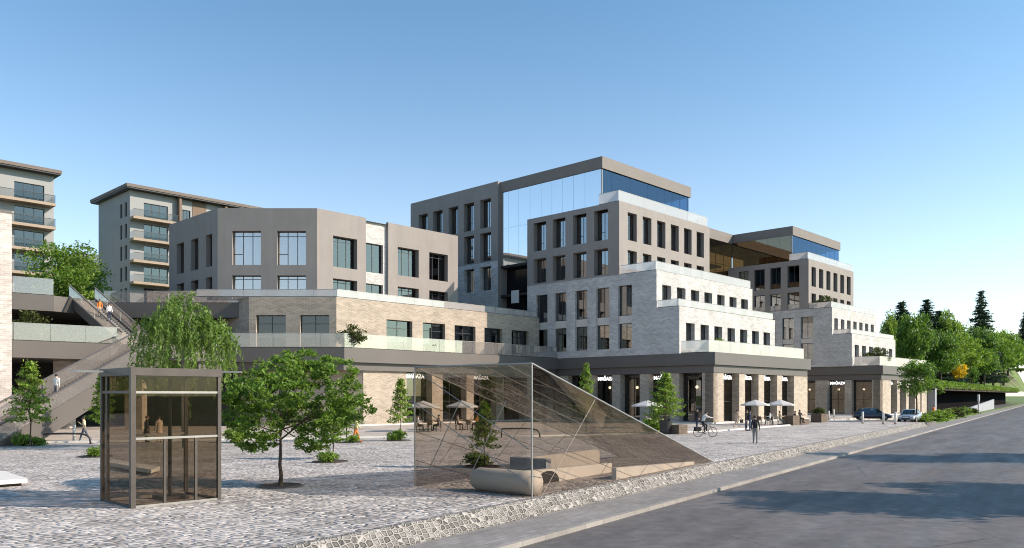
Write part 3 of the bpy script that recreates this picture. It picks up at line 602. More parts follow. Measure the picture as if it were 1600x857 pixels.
# ================================================================== ANGLED BLOCK (left of centre)
A = thing('angled_block', 'low angled block of taupe render standing on a tan brick storey, left of centre', 'building', P0, TH)
s2a = ab(-30.2, 82.2); s2b = (-29.1, 29.0); s1b = (-36.1, 48.0)
L2 = (Vector(s2b) - Vector(s2a)).length
ys = lambda X: X + 30.2
seg2 = rows([(ys(-28.72), ys(-25.76)), (ys(-24.11), ys(-21.14))], (16.37, 19.87), (12.9, 15.3))
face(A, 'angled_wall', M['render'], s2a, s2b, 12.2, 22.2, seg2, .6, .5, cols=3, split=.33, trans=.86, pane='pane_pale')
s1 = [(onA(x1, s2a[0]), onA(x0, s2a[0])) for x0, x1 in ((276, 287.4), (298, 310), (321.7, 331.5))]
face(A, 'left_wall', M['render'], (s2a[0], 48), s2a, 12.2, 22.2, rows(rev(48, s1), (16.4, 19.75), (12.9, 15.3)), .6, .5, cols=1)
q = lambda a: a + 29.1
w3 = rows([(q(-27.18), q(-24.15))], (16.45, 19.68), (12.9, 15.22))
face(A, 'right_wall', M['render'], (-29.1, 29), (-23.02, 29), 12.2, 22.2, w3, .7, .6, cols=3, trans=.86, pane='pane_soft')
mb = MB(); mb.wall((-23.02, 29.35), (-20.01, 29.35), 12.2, 21.9, [(.1, 2.55, 16.42, 19.6), (.1, 2.55, 12.9, 15.18)], .5); mb.build('brick_strip', M['white_brick'], A)
for z0, z1 in ((16.42, 19.6), (12.9, 15.18)): window(A, (-23.02, 29.35), (1, 0), .1, 2.55, z0, z1, .35, 2, pane='pane_soft')
q = lambda a: a + 20.01
w4 = rows([(q(-18.67), q(-15.65)), (q(-14.08), q(-11.2))], (16.47, 19.64), (12.9, 15.2))
face(A, 'far_right_wall', M['render'], (-20.01, 29), (-9.58, 29), 12.2, 22.15, w4, .7, .6, cols=3, trans=.86, pane='pane_soft')
mb = MB(); mb.wall((-9.58, 29), (-9.58, 48), 12.2, 22.15); mb.wall((-9.58, 48), (s2a[0], 48), 12.2, 22.15)
mb.add([(-9.58, 29.02, 21.9), (-29.1, 29.02, 21.9), (s2a[0], s2a[1], 21.9), (s2a[0], 48, 21.9), (-9.58, 48, 21.9)], [(0, 1, 2, 3, 4)])
mb.quad((-23.02, 29, 12.2), (-23.02, 29.4, 12.2), (-23.02, 29.4, 22.2), (-23.02, 29, 22.2)); mb.quad((-20.01, 29, 12.2), (-20.01, 29.4, 12.2), (-20.01, 29.4, 22.2), (-20.01, 29, 22.2))
mb.build('rear_wall', M['render'], A)
core(A, -34, 38, -10, 47, 12.2, [16.1, 20.2])
mb = MB(); mb.prism([(-10, 30), (-28.6, 30), (-35, 37), (-35, 47), (-10, 47)], 15.9, 16.1); mb.build('upper_floor', M['slab'], A)
# tan brick storey
b2a = ab(-25.8, 78.6); b2b = (-29.83, 24.45)
L = (Vector(b2b) - Vector(b2a)).length; xs = lambda X: (X + 25.8)
face(A, 'angled_brick_wall', M['tan_brick'], b2a, b2b, 7.5, 12.65, rows([(xs(-25.11), xs(-22.19)), (xs(-20.79), xs(-17.92))], (7.55, 10.86)), .5, .42, cols=2, trans=.75, pane='pane_soft')
q = lambda a: a + 29.83
bwins = rows([(q(-23.72), q(-20.3)), (q(-18.86), q(-15.65)), (q(-14.23), q(-11.0)), (q(-9.57), q(-6.6)), (q(-4.99), q(-1.95))], (7.55, 10.87))
face(A, 'brick_wall', M['tan_brick'], b2b, (-.02, 24.45), 7.5, 12.65, bwins, .5, .42, cols=2, trans=.75, pane='pane_soft')
mb = MB(); mb.wall((b2a[0], 60), b2a, 7.5, 12.65); mb.build('left_brick_wall', M['tan_brick'], A)
mb = MB(); mb.prism([(0, 24.6), b2b, (b2a[0] + .1, b2a[1] + .15), (b2a[0] + .1, 60), (0, 60)], 12.0, 12.2); mb.build('terrace_floor', M['roof'], A)
core(A, -29, 30, -2, 50, 7.5, [7.6, 11.9])
balustrade(A, [ab(-31, 78.75), ab(-17.2, 78.8), (-.2, 24.7)], 12.65, .75, 'bal_white')
# mid terrace slab with its fascia, brick ground floor
f1 = ab(-28.9, 73.6); f2 = ab(-26.9, 75.6); f3 = (-31.06, 21.3)
deck = [f1, f2, f3, (-.02, 21.3), (-.02, 60), (f1[0], 60)]
mb = MB(); mb.prism(deck, 6.15, 7.5)
ins = [(f1[0] + .3, f1[1] + .4), (f2[0] + .3, f2[1] + .5), (f3[0] + .2, f3[1] + .4), (-.05, 21.7), (-.05, 58), (f1[0] + .3, 58)]
mb.prism(ins, 5.4, 6.15); mb.build('terrace_fascia', M['fascia'], A)
balustrade(A, [f1, (f2[0], f2[1] + .15), (f3[0] + .1, f3[1] + .15), (-.1, 21.45)], 7.5, 1.35, 'bal_glass')
piers(A, (-29.4, 21.6), (-.1, 21.6), [(1.0, 6.35), (9.75, 11.25), (14.7, 15.8), (19.3, 20.6), (24, 25.2), (28, 29.2)], 5.4, M['tan_brick'], signs=(0, 2))
gb = ab(-26.2, 78.1)
mb = MB(); mb.wall(gb, (-28.4, 22.02), 0, 5.42); mb.wall((gb[0], 58), gb, 0, 5.42); mb.build('ground_brick_wall', M['tan_brick'], A)
core(A, -27, 24, -1, 50, 0, [.14, 5.4])

# ================================================================== WALKWAYS AND STAIRS (left)
WK = thing('walkway_terrace', 'curved two level walkway terrace with glass balustrades above a dark gallery, at left', 'terrace')
low = [(-48, 61), (-40.8, 65.5), (-34.6, 70.8), (-32.4, 70.0), (-30.0, 70.0), (-28.9, 73.6), (-26.5, 79), (-60, 79), (-60, 61)]
mb = MB(); mb.prism(low, 6.1, 7.5); mb.build('lower_deck', M['fascia'], WK)
up = [(-52, 68), (-44.9, 72), (-42.3, 74), (-40.9, 77), (-41, 80), (-26.0, 80), (-26.0, 92), (-70, 92), (-70, 68)]
mb = MB(); mb.prism(up, 10.75, 12.2); mb.build('upper_deck', M['fascia'], WK)
balustrade(WK, [(-47.9, 61.1), (-40.8, 65.6), (-34.7, 70.8)], 7.5, 1.45)
balustrade(WK, [(-51.9, 68.1), (-44.9, 72.1), (-42.4, 74.1)], 12.2, 1.5)
balustrade(WK, [(-40.8, 80.1), (-26.1, 80.1)], 12.2, 1.2)
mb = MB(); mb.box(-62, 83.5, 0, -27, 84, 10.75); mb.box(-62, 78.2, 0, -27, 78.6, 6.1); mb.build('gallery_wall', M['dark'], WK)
for i, x in enumerate((-40.6, -32.9, -47)):
    y = (72.2, 69.6, 68)[i]; b = MB(); b.box(x - .75, y, 0, x + .75, y + 1, 6.1); b.build('column', M['pale_brick'] if i != 1 else M['tan_brick'], WK)
def stair(name, label, p, q, wd, z0, z1, nstep, thick=1.1, balh=1.1, land=0):
    """flight from p (bottom) to q (top) in plan"""
    p, q = Vector(p), Vector(q); d = q - p; L = d.length; T = d / L; N = Vector((T.y, -T.x)); o = thing(name, label, 'staircase')
    def P(s, n, z): c = p + T * s + N * n; return (c.x, c.y, z)
    st = MB(); rise = (z1 - z0) / nstep; run = L / nstep
    for i in range(nstep):
        zz = z0 + rise * (i + 1); zb = z0 + rise * i - .35
        st.add([P(run * i, -wd, zb), P(run * (i + 1) + .02, -wd, zb), P(run * (i + 1) + .02, wd, zb), P(run * i, wd, zb),
                P(run * i, -wd, zz), P(run * (i + 1) + .02, -wd, zz), P(run * (i + 1) + .02, wd, zz), P(run * i, wd, zz)],
               [(0, 3, 2, 1), (4, 5, 6, 7), (0, 1, 5, 4), (1, 2, 6, 5), (2, 3, 7, 6), (3, 0, 4, 7)])
    st.build('steps', M['stair'], o)
    sl = (z1 - z0) / L
    for sg in (-1, 1):
        n0, n1 = sorted((sg * (wd + .02), sg * (wd + .18))); b = MB(); s0, s1 = -.5, L
        zt = lambda s: z0 + sl * s + .28
        lo0 = max(z0 - .02, zt(s0) - thick)
        sb = min(L, max(s0, (thick - .28) / sl)); 
        prof = [(s0, z0), (sb, z0), (s1, zt(s1) - thick), (s1, zt(s1)), (s0, zt(s0))]
        vs = [P(s, n0, z) for s, z in prof] + [P(s, n1, z) for s, z in prof]; k = len(prof)
        b.add(vs, [tuple(range(k)), tuple(range(k, 2 * k))[::-1]] + [(i, k + i, k + (i + 1) % k, (i + 1) % k) for i in range(k)])
        b.build('stringer', M['fascia'], o)
        g = MB(); r = MB(); n = (n0 + n1) / 2; m_ = max(2, round(L / 2.2))
        for i in range(m_):
            a, c = s0 + (s1 - s0) * i / m_ + .015, s0 + (s1 - s0) * (i + 1) / m_ - .015
            g.quad(P(a, n, zt(a)), P(c, n, zt(c)), P(c, n, zt(c) + balh), P(a, n, zt(a) + balh))
        bo = g.build('balustrade', M['bal_glass'], o)
        md = bo.modifiers.new('thickness', 'SOLIDIFY'); md.thickness = .024
        r.beam(P(s0, n, zt(s0) + balh), P(s1, n, zt(s1) + balh), .16, .08); r.build('handrail', M['fascia'], bo)
    return o
stair('main_staircase', 'wide straight staircase with taupe stringers rising from plaza to lower walkway', (-31.2, 46.8), (-31.2, 70.0), 1.15, .03, 7.5, 46, 1.5, .95)
stair('upper_staircase', 'short upper staircase descending from upper walkway to lower deck', (-33.9, 71.6), (-41.4, 77.2), 1.1, 7.5, 12.2, 26, .9, 1.0)
# brick building whose corner shows at the left edge
FB = thing('brick_building', 'pale pink brick building cut by the left edge of the photo', 'building')
fa, fb_ = at(18.5, 58, 0), at(18.5, 58, 0)
fx = fa[0]
fu = Vector((fx, 58)); fv = fu - U * 13; fw = fu + V * 10; fq = fv + V * 10
fh = [(2, 4.2, 3, 6.5), (7, 9.2, 3, 6.5), (2, 4.2, 9, 12.5), (7, 9.2, 9, 12.5)]
mb = MB(); mb.wall(fv, fu, 0, 16.1, fh, .4); mb.wall(fu, fw, 0, 16.1); mb.wall(fw, fq, 0, 16.1); mb.wall(fq, fv, 0, 16.1); mb.build('wall', M['pale_brick'], FB)
for h in fh: window(FB, fv, U, h[0], h[1], h[2], h[3], .3, 2)
mb = MB(); mb.prism([tuple(p) for p in (fv, fu, fw, fq)], 16.1, 16.35); mb.build('coping', M['fascia'], FB)

# ================================================================== APARTMENT BLOCKS on the higher ground behind
mb = MB(); mb.prism([(-26, 84.2), (-62, 84.2), (-62, 92.2), (-200, 92.2), (-200, 260), (30, 260), W(-.5, 61)[:2], W(-38, 61)[:2]], -.5, 11.95); struct('raised_ground', mb, M['grass'])
def apartment(name, label, cx, cy, LA, LB, zt, nlev, zb=11.9, sh=3.02, side=True, bx=0.0):
    o = thing(name, label, 'apartment block', (cx, cy, 0), TH)
    bal = [zt - 1.0 - 3.0 - sh * i for i in range(nlev)]
    # right-facing front (towards -b): balcony bay 0..5.5 then brown bays
    mb = MB(); wf = []
    for z in bal:
        wf += [(bx + 1.9, bx + 5.3, z + .1, z + 2.35)] + ([(7.2, 8.6, z + .1, z + 2.3)] if LA > 14 and not bx else [(bx - 3.6, bx - 2.2, z + .1, z + 2.3)] if bx > 4 else [])
        if LA > 14 and not bx: wf += [(11.2, 13.0, z + .4, z + 2.2), (15.2, 17, z + .4, z + 2.2)]
    face(o, 'front_wall', M['apt'], (0, 0), (LA, 0), zb, zt, wf, .25, .18, cols=3, pane='pane_soft')
    if side:
        ws = [(s, s + .8, z + .3, z + 2.3) for z in bal for s in (LB - 1.9, LB - 3.6)]
        face(o, 'side_wall', M['apt'], (0, LB), (0, 0), zb, zt, ws, .25, .18, cols=1)
    b = MB(); b.wall((LA, 0), (LA, LB), zb, zt); b.wall((LA, LB), (0, LB), zb, zt)
    if not side: b.wall((0, LB), (0, 0), zb, zt)
    b.build('rear_wall', M['apt'], o)
    b = MB(); b.box(-.9, -1.3, zt, LA + .6, LB + .9, zt + .42); b.build('roof', M['roofedge'], o)
    b = MB(); b.box(-.8, -1.2, zt - .18, LA + .5, LB + .8, zt - .003); b.build('eaves', M['frame'], o)
    if LA > 14:
        for a0 in ((6.6, 13.6) if not bx else (bx - 1.2, bx - 8)):
            b = MB(); b.box(a0, -.9, zb, a0 + .35, -.02, zt - .2); b.build('fin', M['apt_brown'], o)
        for i in range(0 if bx else 3):
            b = MB(); b.box(9 + 5 * i, 3, zt + .55, 10.2 + 5 * i, 4.2, zt + 1.3); b.build('chimney', M['apt'], o)
    pb = bx - 2.0 if bx else 8.9
    b = MB(); b.box(pb, -.06, zb, pb + 1.7 + (0 if bx else .4), -.01, zt - .2); b.build('brown_panel', M['apt_brown'], o)
    for i, z in enumerate(bal):
        s = MB(); s.box(bx + (-.1 if i < nlev - 1 else 1.4), -1.55, z - .35, bx + 6.2, -.01, z); bo = s.build('balcony', M['apt_warm'], o)
        g = MB(); x0 = bx + (-.05 if i < nlev - 1 else 1.45); x1 = bx + 6.15
        g.box(x0, -1.53, z, x1, -1.5, z + .95); g.box(x0, -1.5, z, x0 + .03, -.02, z + .95); g.box(x1 - .03, -1.5, z, x1, -.02, z + .95); g.build('balcony_glass', M['clear_glass'], bo)
        r = MB(); r.box(x0 - .02, -1.55, z + .95, x1 + .02, -1.48, z + 1.0); r.build('railing', M['frame'], bo)
    core(o, .6, 1.2, LA - .5, LB - .5, zb, [z for z in bal], False)
    return o
apartment('apartment_block', 'grey apartment block with cream balconies and flat overhanging roof, behind the angled block', *at(203, 112)[:2], 38, 12, 31.9, 5)
tx, ty, _ = at(84, 104)
apartment('apartment_block', 'grey apartment block with stacked cream balconies at the far left edge', tx - 24.6 * U.x, ty - 24.6 * U.y, 24.6, 11, 31.6, 6, bx=18.2)
mb = MB(); rb = thing('distant_house', 'small distant house roof showing behind the leafy tree at left', 'house', at(140, 150, 11.9))
mb.box(-5, 0, 0, 5, 8, 15.5); mb.build('wall', M['apt'], rb)
mb = MB(); mb.add([(-5.5, -.5, 15.5), (5.5, -.5, 15.5), (5.5, 8.5, 15.5), (-5.5, 8.5, 15.5), (-5.5, 4, 18.2), (5.5, 4, 18.2)], [(0, 1, 5, 4), (2, 3, 4, 5), (1, 2, 5), (3, 0, 4), (3, 2, 1, 0)]); mb.build('roof', M['bluewall'], rb)

# ================================================================== RIGHT: underground car park mouth, lawn, wooded slope
def hz(x, y):                                     # height of the wooded slope
    t = (Vector((x, y)) - K0).dot(SD); n = (Vector((x, y)) - K0).dot(SN)
    base = 5.0 + max(0, n - 22) * .11 + max(0, t - 300) * .09
    return base
mb = MB(); N1, N2 = 26, 22; vs = []
for j in range(N2 + 1):
    for i in range(N1 + 1):
        t = 143 + i * 14; n = (12.0 if t < 350 else 4.0) + j * 9.0; p = ST(t, n)
        z = hz(p[0], p[1]) if j > 0 else 4.6
        if j > 0: z += .5 * math.sin(t * .09 + j) * min(1, j * .3)
        vs.append((p[0], p[1], z))
mb.add(vs, [(j * (N1 + 1) + i, j * (N1 + 1) + i + 1, (j + 1) * (N1 + 1) + i + 1, (j + 1) * (N1 + 1) + i) for j in range(N2) for i in range(N1)])
def slope_mat():
    m, t, p = mat('slope_grass'); tc = nd(t, 'ShaderNodeTexCoord').outputs['Object']
    t.links.new(ramp(t, noise(t, .08, tc, 5), [(.5, (.11, .165, .035)), (.58, (.08, .065, .04)), (.68, (.055, .04, .03))]), p.inputs['Base Color']); p.inputs['Roughness'].default_value = .95; return m
M['slope'] = slope_mat()
struct('hillside', mb, M['slope'])
# car-park entrance: dark box under a lawn deck, pale ramp wall
CP = thing('car_park_entrance', 'dark underground car park mouth under a lawn deck, beyond the right block', 'car park')
p_a, p_b = at(1461, 136), ST(345, 3.1)
def quadpoly(pa, pb, dep):
    d = (Vector(pb[:2]) - Vector(pa[:2])).normalized(); n = Vector((-d.y, d.x)); a, b = Vector(pa[:2]), Vector(pb[:2])
    return [tuple(a), tuple(b), tuple(b + n * dep), tuple(a + n * dep)]
mb = MB(); mb.prism(quadpoly(p_a, p_b, 14), 3.9, 4.75); mb.build('deck_slab', M['soil'], CP)
mb = MB(); mb.prism(quadpoly(at(1459.5, 135.8), p_b, 14.2), 4.75, 5.0); mb.build('lawn', M['grass'], CP)
d_ = (Vector(p_b[:2]) - Vector(p_a[:2])).normalized(); n_ = Vector((-d_.y, d_.x))
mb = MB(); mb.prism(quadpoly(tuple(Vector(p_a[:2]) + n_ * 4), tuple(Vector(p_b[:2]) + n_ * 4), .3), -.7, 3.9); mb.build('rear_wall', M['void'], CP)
mb = MB(); mb.prism(quadpoly(at(1449, 137), at(1461, 136), .6), -.5, 5.0); mb.build('side_panel', M['bluewall'], CP)
mb = MB(); mb.prism([ST(112, 2.9)[:2], ST(345, 2.9)[:2], tuple(Vector(p_b[:2]) + n_ * 6), tuple(Vector(p_a[:2]) + n_ * 6), ST(128, 7.2)[:2]], -.8, -.34); mb.build('ramp_floor', M['asphalt'], CP)
mb = MB(); ra, rb2 = Vector(ST(121, 3.0, -.4)), Vector(ST(215, 3.2, -.4)); k = (Vector(ST(0, .35)) - Vector(ST(0, 0)))
mb.add([ra, ra + k, rb2, rb2 + k, ra + Vector((0, 0, .6)), ra + k + Vector((0, 0, .6)), rb2 + Vector((0, 0, 2.4)), rb2 + k + Vector((0, 0, 2.4))],
       [(0, 1, 3, 2), (4, 6, 7, 5), (0, 4, 5, 1), (2, 3, 7, 6), (0, 2, 6, 4), (1, 5, 7, 3)]); mb.build('ramp_wall', M['bluewall'], CP)
mb = MB(); pts_ = [ST(86, 2.0), ST(350, 1.9), ST(350, 2.9), ST(121, 2.9), ST(112, 5.5), ST(98, 5)]
mb.prism([p[:2] for p in pts_], -.8, -.31); struct('verge', mb, M['grass'])
mb = MB(); mb.prism([ST(TE + .1, 1.9)[:2], ST(TE + 8.5, 1.9)[:2], ST(TE + 10, 6.5)[:2], ST(TE + 3.5, 14)[:2], ST(TE + .1, 6)[:2]], -.6, -.08); struct('driveway', mb, M['asphalt'])

# ================================================================== PLANTS
rng = np.random.default_rng(7)
def leaves(name, pts, size, m, up=.3, asp=.55, seed=1, dirs=None, jit=.35):
    r = np.random.default_rng(seed); pts = np.asarray(pts, dtype=np.float64); n = len(pts)
    nm = r.normal(size=(n, 3)); nm[:, 2] += up * 2; nm /= np.linalg.norm(nm, axis=1)[:, None]
    t = r.normal(size=(n, 3)) if dirs is None else np.asarray(dirs) + r.normal(size=(n, 3)) * jit
    t -= nm * (t * nm).sum(1)[:, None]; t /= np.maximum(np.linalg.norm(t, axis=1)[:, None], 1e-6); b = np.cross(nm, t)
    s = (size * r.uniform(.65, 1.3, n))[:, None]
    v = np.stack([pts - t * s, pts + b * s * asp - t * s * .1, pts + t * s, pts - b * s * asp - t * s * .1], 1).reshape(-1, 3)
    me = bpy.data.meshes.new(name); me.vertices.add(4 * n); me.vertices.foreach_set('co', v.ravel())
    me.loops.add(4 * n); me.loops.foreach_set('vertex_index', np.arange(4 * n, dtype=np.int32))
    me.polygons.add(n); me.polygons.foreach_set('loop_start', np.arange(0, 4 * n, 4, dtype=np.int32)); me.polygons.foreach_set('loop_total', np.full(n, 4, dtype=np.int32))
    me.update(calc_edges=True); me.materials.append(m); return me
def lobes_points(lobes, n, cl=.22, seed=1, hollow=.55):
    """leaf clusters over the outside of several lobes (cx,cy,cz,rx,ry,rz)"""
    r = np.random.default_rng(seed); out = []; vol = np.array([l[3] * l[4] for l in lobes]); vol = vol / vol.sum()
    for l, fr in zip(lobes, vol):
        k = max(6, int(n * fr / 28)); d = r.normal(size=(k, 3)); d /= np.linalg.norm(d, axis=1)[:, None]
        rad = r.uniform(hollow, 1.0, k) ** .7
        c = np.array(l[:3]) + d * rad[:, None] * np.array(l[3:6]); 
        for q in c:
            m = int(28 * r.uniform(.5, 1.5)); o = r.normal(size=(m, 3)) * cl * np.array([1, 1, .6]); out.append(q + o)
    return np.concatenate(out)
def trunk_mesh(name, h, r0, tips, m, seed=1, fork=.5, lean=(0, 0), n=8):
    r = random.Random(seed); mb = MB(); top = Vector((lean[0], lean[1], h))
    def bend(p, q, k, am): 
        pts = []
        for i in range(k + 1):
            f = i / k; c = Vector(p).lerp(Vector(q), f)
            if 0 < i < k: c += Vector((r.uniform(-am, am), r.uniform(-am, am), r.uniform(-am, am) * .4))
            pts.append(c)
        return pts
    st = bend((0, 0, 0), top, 6, h * .012)
    mb.tube([Vector((0, 0, -.05))] + st, [r0 * 1.5, r0 * 1.2] + [r0 * (1 - .11 * i) for i in range(1, 7)], n)
    for i, tp in enumerate(tips):
        f = fork + (1 - fork) * r.random(); s = Vector((0, 0, 0)).lerp(top, f); L = (Vector(tp) - s).length
        pts = bend(s, tp, 4, L * .06); mb.tube(pts, [r0 * .42, r0 * .34, r0 * .24, r0 * .15, r0 * .06], 6)
        for k in range(2):
            e = pts[2 + k] + Vector((r.uniform(-1, 1), r.uniform(-1, 1), r.uniform(.1, .9))) * L * .3
            mb.tube(bend(pts[2 + k], e, 2, L * .03), [r0 * .16, r0 * .1, r0 * .04], 5)
    return mb.mesh(name, m, True)
TREES = {}
def tree(name, label, loc, crown, trunk, group=None, sc=1, rz=0, cat='tree', extra=None):
    o = thing(name, label, cat, loc, rz, group)
    link('trunk', trunk, o); link('crown', crown, o); o.scale = (sc,) * 3 if not hasattr(sc, '__len__') else sc
    if extra: extra(o)
    return o
def round_lobes(R0, H0, n, seed, zsc=.8, spread=.55, lr=.5):
    r = random.Random(seed); ls = []
    for i in range(n):
        a = r.random() * 6.283; rr = R0 * spread * math.sqrt(r.random()); z = r.uniform(-.62, .62) * R0 * zsc
        k = lr * (1 - .25 * abs(z) / (R0 * zsc))
        ls.append((rr * math.cos(a), rr * math.sin(a), H0 + z, R0 * k, R0 * k, R0 * k * .72))
    return ls
# main plaza tree
tp = G(438, 760)
s_ = tp[1] / FPX
def lp(px, py, dy, rx, rz): return ((px - 438) * s_, dy * 1.15, (760 - py) * s_, rx * s_ * .86, rx * s_ * .86, rz * s_ * .66)
lb = [lp(552, 640, .2, 34, 30), lp(385, 600, .6, 40, 34), lp(470, 588, .2, 46, 36), lp(430, 575, .3, 48, 34), lp(398, 620, -.2, 46, 36), lp(450, 612, -.9, 55, 40), lp(372, 650, .4, 36, 34), lp(415, 665, -.5, 42, 32), lp(470, 655, .6, 45, 36),
      lp(515, 580, .5, 42, 36), lp(540, 612, -.1, 36, 28), lp(505, 640, .9, 42, 36), lp(490, 690, .0, 34, 22), lp(455, 560, 1.0, 40, 24), lp(398, 692, .2, 34, 20), lp(525, 660, -.4, 32, 22), lp(362, 618, .1, 26, 24), lp(438, 640, 1.2, 50, 40)]
cr = leaves('crown', lobes_points(lb, 27000, .075, 3, .74), .062, M['leaf'], .45, .5, 3)
tk = trunk_mesh('trunk', 2.1, .075, [(l[0] * .8, l[1] * .8, l[2] - l[5] * .4) for l in lb[:13]], M['bark'], 2, .72)
tree('plaza_tree', 'bushy green tree with a slim dark trunk on the cobbles beside the glass kiosk', tp, cr, tk)
def tree_pit(loc, label, r=.75):
    mb = MB(); mb.lathe([(r, -.1), (r, .035), (r - .07, .05), (r - .08, .01)], 24)
    o = tag(mb.build('tree_pit', M['bronze'], None, (loc[0], loc[1], 0)), label, 'tree pit'); s = MB(); s.lathe([(r - .09, -.1), (r - .09, .022)], 20); s.build('soil', M['soil'], o); return o
tree_pit(tp, 'round soil pit with metal rim under the large bushy plaza tree')
# weeping tree
def weeping():
    r = np.random.default_rng(11); pts = []; dirs = []
    heads = []
    for i in range(165):
        a = r.uniform(0, 6.283); rr = 2.85 * math.sqrt(r.random()); x, y = rr * math.cos(a), rr * math.sin(a) * .8
        z = 8.7 - .22 * rr ** 2 + r.uniform(-1.0, .3)
        if x > .6: z -= .6
        heads.append((x, y, z))
    for x, y, z in heads:
        n = int(r.uniform(20, 80)); L = n * .055
        dx, dy = x * .05, y * .05
        for k in range(n):
            f = k / n
            p = np.array([x + dx * f * 3 + r.normal() * .05, y + dy * f * 3 + r.normal() * .05, z - L * f + .25 * math.sin(f * 2)])
            pts.append(p); dirs.append((r.normal() * .4, r.normal() * .4, -1))
    lob = lobes_points([(0, 0, 8.0, 1.1, 1.0, .8), (-1.3, 0, 6.6, 1.2, 1.2, 1.1), (1.5, .2, 6.3, 1.5, 1.2, .9), (-1.8, .3, 4.6, 1.1, 1, 1.0), (.5, .5, 6.8, 1.3, 1.3, 1), (-2.9, .3, 3.7, 1.3, 1, .9)], 5200, .16, 5)
    P_ = np.concatenate([np.array(pts), lob]); D_ = np.concatenate([np.array(dirs), r.normal(size=lob.shape) + [0, 0, -1]])
    return leaves('crown', P_, .125, M['leaf_willow'], 0, .32, 5, D_, .3)
tips = [(-1.6, 0, 6.6), (1.7, .2, 6.2), (-.6, .5, 7.9), (.6, -.4, 7.8), (-1.9, .3, 4.9), (2.2, -.3, 5.6), (0, .8, 7)]
tree('weeping_tree', 'weeping tree with drooping pale green fronds behind the glass kiosk', at(290, 45.5), weeping(), trunk_mesh('trunk', 7.6, .16, tips, M['bark_pale'], 4, .45, (-.2, 0)))
# sapling: layered small tree, used many times
def sapling_mesh():
    r = np.random.default_rng(21); pts = []; tp = []
    for i in range(26):
        f = i / 25; z = 1.15 + 2.75 * f; rad = 1.0 * (1 - f) ** .75 + .12
        for k in range(2):
            a = i * 2.4 + k * 3.1 + r.uniform(-.4, .4); L = rad * r.uniform(.7, 1.1); e = np.array([L * math.cos(a), L * math.sin(a), z + .1 * L])
            tp.append(tuple(e))
            for q in np.linspace(.3, 1, 5):
                c = np.array([0, 0, z]) * (1 - q) + e * q; pts.append(c + r.normal(size=(9, 3)) * [.1, .1, .055])
    return np.concatenate(pts), tp
sp_pts, sp_tip = sapling_mesh()
SAP_T = trunk_mesh('trunk', 3.7, .04, sp_tip[::2], M['bark'], 5, .3, n=6)
def sap(material, seed): return leaves('crown', sp_pts, .085, material, .3, .5, seed)
SAP = {'g': sap(M['leaf'], 1), 'l': sap(M['leaf_lime'], 2), 'o': sap(M['leaf_olive'], 3)}
def shrub_mesh(m, seed): return leaves('leaves', lobes_points([(0, 0, .35, .5, .45, .33), (.3, .2, .28, .35, .3, .25), (-.3, .05, .3, .35, .3, .28)], 1500, .09, seed, .2), .075, m, .3, .4, seed)
def stem_mesh(): 
    mb = MB(); r = random.Random(3)
    for i in range(9): a = i * .7; mb.tube([(0, 0, -.02), (.15 * math.cos(a), .15 * math.sin(a), .2), (.38 * math.cos(a), .35 * math.sin(a), .45)], [.014, .01, .004], 5)
    return mb.mesh('stem', M['bark'], True)
STEM = stem_mesh(); SHR = {'g': shrub_mesh(M['leaf_lime'], 1), 'd': shrub_mesh(M['leaf'], 2), 'o': shrub_mesh(M['leaf_olive'], 3)}
def shrub(label, loc, sc, k='g', rz=0, group=None):
    o = thing('shrub', label, 'shrub', loc, rz, group); link('leaves', SHR[k], o); link('stem', STEM, o); o.scale = (sc,) * 3 if not hasattr(sc, '__len__') else sc; return o
def sapling(label, loc, h, wd=1.0, k='g', rz=0):
    s = h / 4.0; return tree('sapling', label, loc, SAP[k], SAP_T, 'young trees on the plaza', (s * wd, s * wd, s), rz)
sapling('tallest young tree in front of the staircase at far left', G(47, 698), 5.0, .95, 'l', .4)
shrub('round shrub at the left foot of the tallest young tree by the staircase', G(36, 697), 1.15, 'g')
shrub('small shrub just right of the tallest young tree by the staircase', G(62, 697), .75, 'd', 1)
sapling('young tree half hidden behind the left post of the glass kiosk', at(160, 51), 4.4, .8, 'g', 2)
shrub('low shrub in a dark pit just left of the glass kiosk', G(149, 714), .8, 'g', 2)
sapling('small young tree with bare stem just right of the bushy plaza tree', G(521, 718), 2.7, 1.25, 'g', 1.2)
shrub('shrub at the foot of the small tree right of the bushy plaza tree', G(512, 723), .8, 'g', .6)
sapling('young tree beside the person in orange trousers', G(542, 690), 3.1, 1.2, 'g', 2.6)
shrub('low shrub beside the person in orange trousers', G(553, 692), .8, 'g', 1.6)
sapling('slim young tree against the sunlit tan brick wall', G(626, 689), 4.1, .85, 'l', .9)
shrub('shrub at the foot of the slim tree before the tan brick wall', G(620, 689), 1.1, 'd', 3)
sapling('young tree seen through the tinted glass end of the canopy', G(757, 731), 2.75, .9, 'g', 3.4)
shrub('shrub seen through the tinted glass end of the canopy', G(747, 729), .95, 'd', .3)
shrub('low shrubs hidden in shade under the bushy plaza tree', G(372, 692), 1.5, 'g', 1.1)
sapling('pale green young tree rising above the sloping edge of the glass canopy', at(916, 66), 5.6, .62, 'l', 1.9)
for q, lbl in ((G(149, 714), 'dark ring around the shrub left of the kiosk'), (G(516, 722), 'dark ring around the small tree right of the plaza tree'), (G(623, 689), 'dark ring around the slim tree at the tan wall'), (G(546, 692), 'dark ring around the tree beside the person in orange'), (G(752, 730), 'dark ring around the tree behind the canopy glass')):
    tree_pit(q, lbl, .8)
